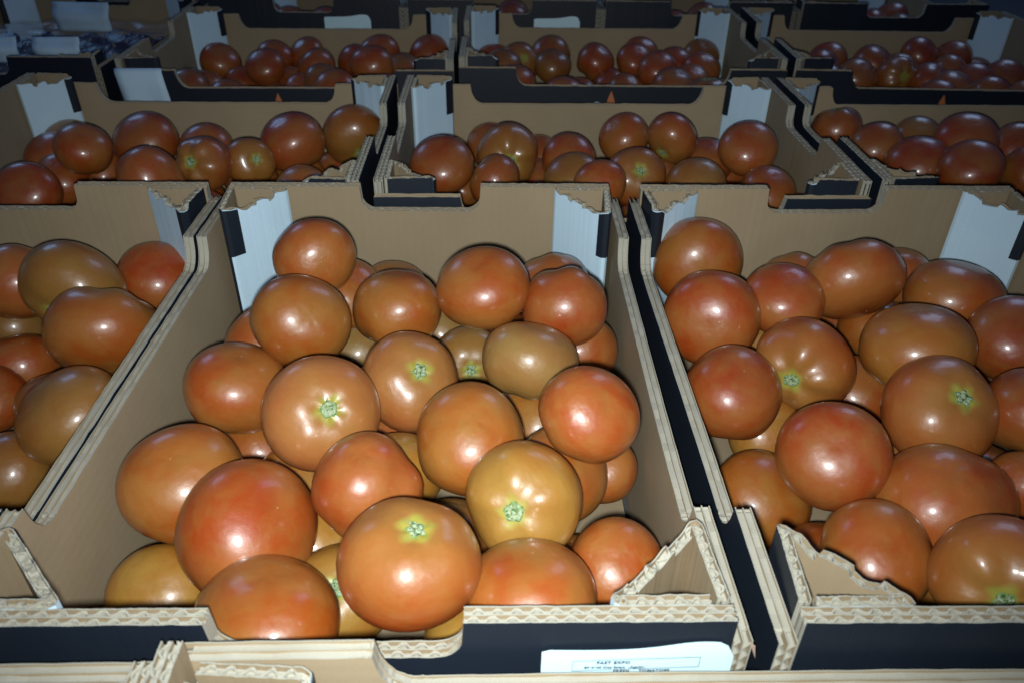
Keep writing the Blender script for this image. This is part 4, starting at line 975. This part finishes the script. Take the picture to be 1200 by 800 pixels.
# ------------------------------------------------------------------ grapes under film
grape = simple('dark_grape_skin', (.045, .010, .022), .35, .5, 300, .6)
def film_mat():
    m, nt, b, n, l = mat('clear_film')
    tr = n.new('ShaderNodeBsdfTransparent'); gl = n.new('ShaderNodeBsdfGlossy'); gl.inputs['Roughness'].default_value = .32
    df = n.new('ShaderNodeBsdfDiffuse'); df.inputs['Color'].default_value = (.12, .22, .42, 1)
    mx = n.new('ShaderNodeMixShader'); mx.inputs[0].default_value = .10; l.new(tr.outputs[0], mx.inputs[1]); l.new(df.outputs[0], mx.inputs[2])
    m2 = n.new('ShaderNodeMixShader'); m2.inputs[0].default_value = .07; l.new(mx.outputs[0], m2.inputs[1]); l.new(gl.outputs[0], m2.inputs[2])
    l.new(m2.outputs[0], n['Material Output'].inputs['Surface'])
    return m
FILM = film_mat()
def ico():
    import bmesh
    bm = bmesh.new(); bmesh.ops.create_icosphere(bm, subdivisions=2, radius=1)
    V = [v.co.copy() for v in bm.verts]; F = [tuple(v.index for v in f.verts) for f in bm.faces]; bm.free(); return V, F
IV, IF = ico()
def bunch(seed):
    r = random.Random(seed); V = []; F = []
    for i in range(46):
        a = r.uniform(0, 6.28); t = r.random(); rad = .042 * math.sqrt(r.random()) * (1 - .6 * t)
        c = Vector((-.07 + .14 * t + r.uniform(-.01, .01), rad * math.cos(a), abs(rad * math.sin(a)) * .8)); s_ = r.uniform(.0085, .0105); k = len(V)
        V += [c + v * s_ for v in IV]; F += [tuple(k + q for q in f) for f in IF]
    return mesh('grape_bunch', V, F, [0] * len(F), [grape], True)
BU = [bunch(i) for i in range(3)]
gw = {'G1': 'nearest grape carton', 'G2': 'leftmost grape carton', 'G3': 'farthest grape carton'}
pos_w = ['front left', 'front right', 'middle left', 'middle right', 'back left', 'back right']
for ck in ('G1', 'G2', 'G3'):
    e = CARTONS[ck]; cx, cy = e.location.x, e.location.y
    for i in range(6):
        px, py = (i % 2 - .5) * .14, (i // 2 - 1) * .105
        o = obj('grape_bunch', BU[(i + len(ck)) % 3], None, (cx + px, cy + py, -.085)); o.rotation_euler = (0, 0, rng.uniform(-.5, .5))
        tag(o, 'dark grape bunch under film, %s in the %s' % (pos_w[i], gw[ck]), 'grapes', 'grape bunches under film')
    # crumpled film
    r = np.random.default_rng(ord(ck[1])); nx, ny = 46, 60; V = []; F = []
    gx, gy = np.meshgrid(np.linspace(-.138, .138, nx), np.linspace(-.188, .188, ny))
    h = np.zeros_like(gx)
    for _ in range(26):
        a = r.uniform(0, PI); fq = r.uniform(15, 90); h += np.abs(np.sin((gx * math.cos(a) + gy * math.sin(a)) * fq + r.uniform(0, 6))) * .05 / fq ** .9
    h -= h.mean(); h = np.clip(h, -.02, .03)
    V = [(float(a), float(b_), float(c)) for a, b_, c in zip(gx.ravel(), gy.ravel(), h.ravel())]
    for j in range(ny - 1):
        for i in range(nx - 1): a = j * nx + i; F.append((a, a + 1, a + nx + 1, a + nx))
    o = obj('plastic_film', mesh('plastic_film', V, F, [0] * len(F), [FILM], False), None, (cx, cy, -.050))
    tag(o, 'crumpled clear plastic film over the %s' % gw[ck], 'plastic film', 'films over the grape cartons')
for (x, y, z, w_, h_, rz, tx, lab) in ((-.383, .93, -.045, .06, .032, .05, -1.35, 'white paper sheet lying tilted on the film of the nearest grape carton'),
                            (-.432, 1.12, -.043, .085, .042, -.03, -1.3, 'wide white paper sheet at the far end of the nearest grape carton'),
                            (-.462, .932, -.046, .045, .032, .25, -1.3, 'small white paper scrap at the left picture edge near the top, on film')):
    b = B(); n1 = 8
    for j in range(n1 + 1):
        for i in range(n1 + 1):
            u, v = i / n1 - .5, j / n1 - .5; b.V.append((u * w_, v * h_, .003 * math.sin(5 * u + 3 * v + x * 9) + .004 * math.cos(7 * v)))
    for j in range(n1):
        for i in range(n1): a = j * (n1 + 1) + i; b.F.append((a, a + 1, a + n1 + 2, a + n1 + 1)); b.M.append(0)
    o = obj('paper_sheet', b.mesh('paper_sheet', [WHITE], True), None, (x, y, z + .01)); o.rotation_euler = (-tx, 0, rz)
    md = o.modifiers.new('s', 'SOLIDIFY'); md.thickness = .0003
    tag(o, lab, 'paper')
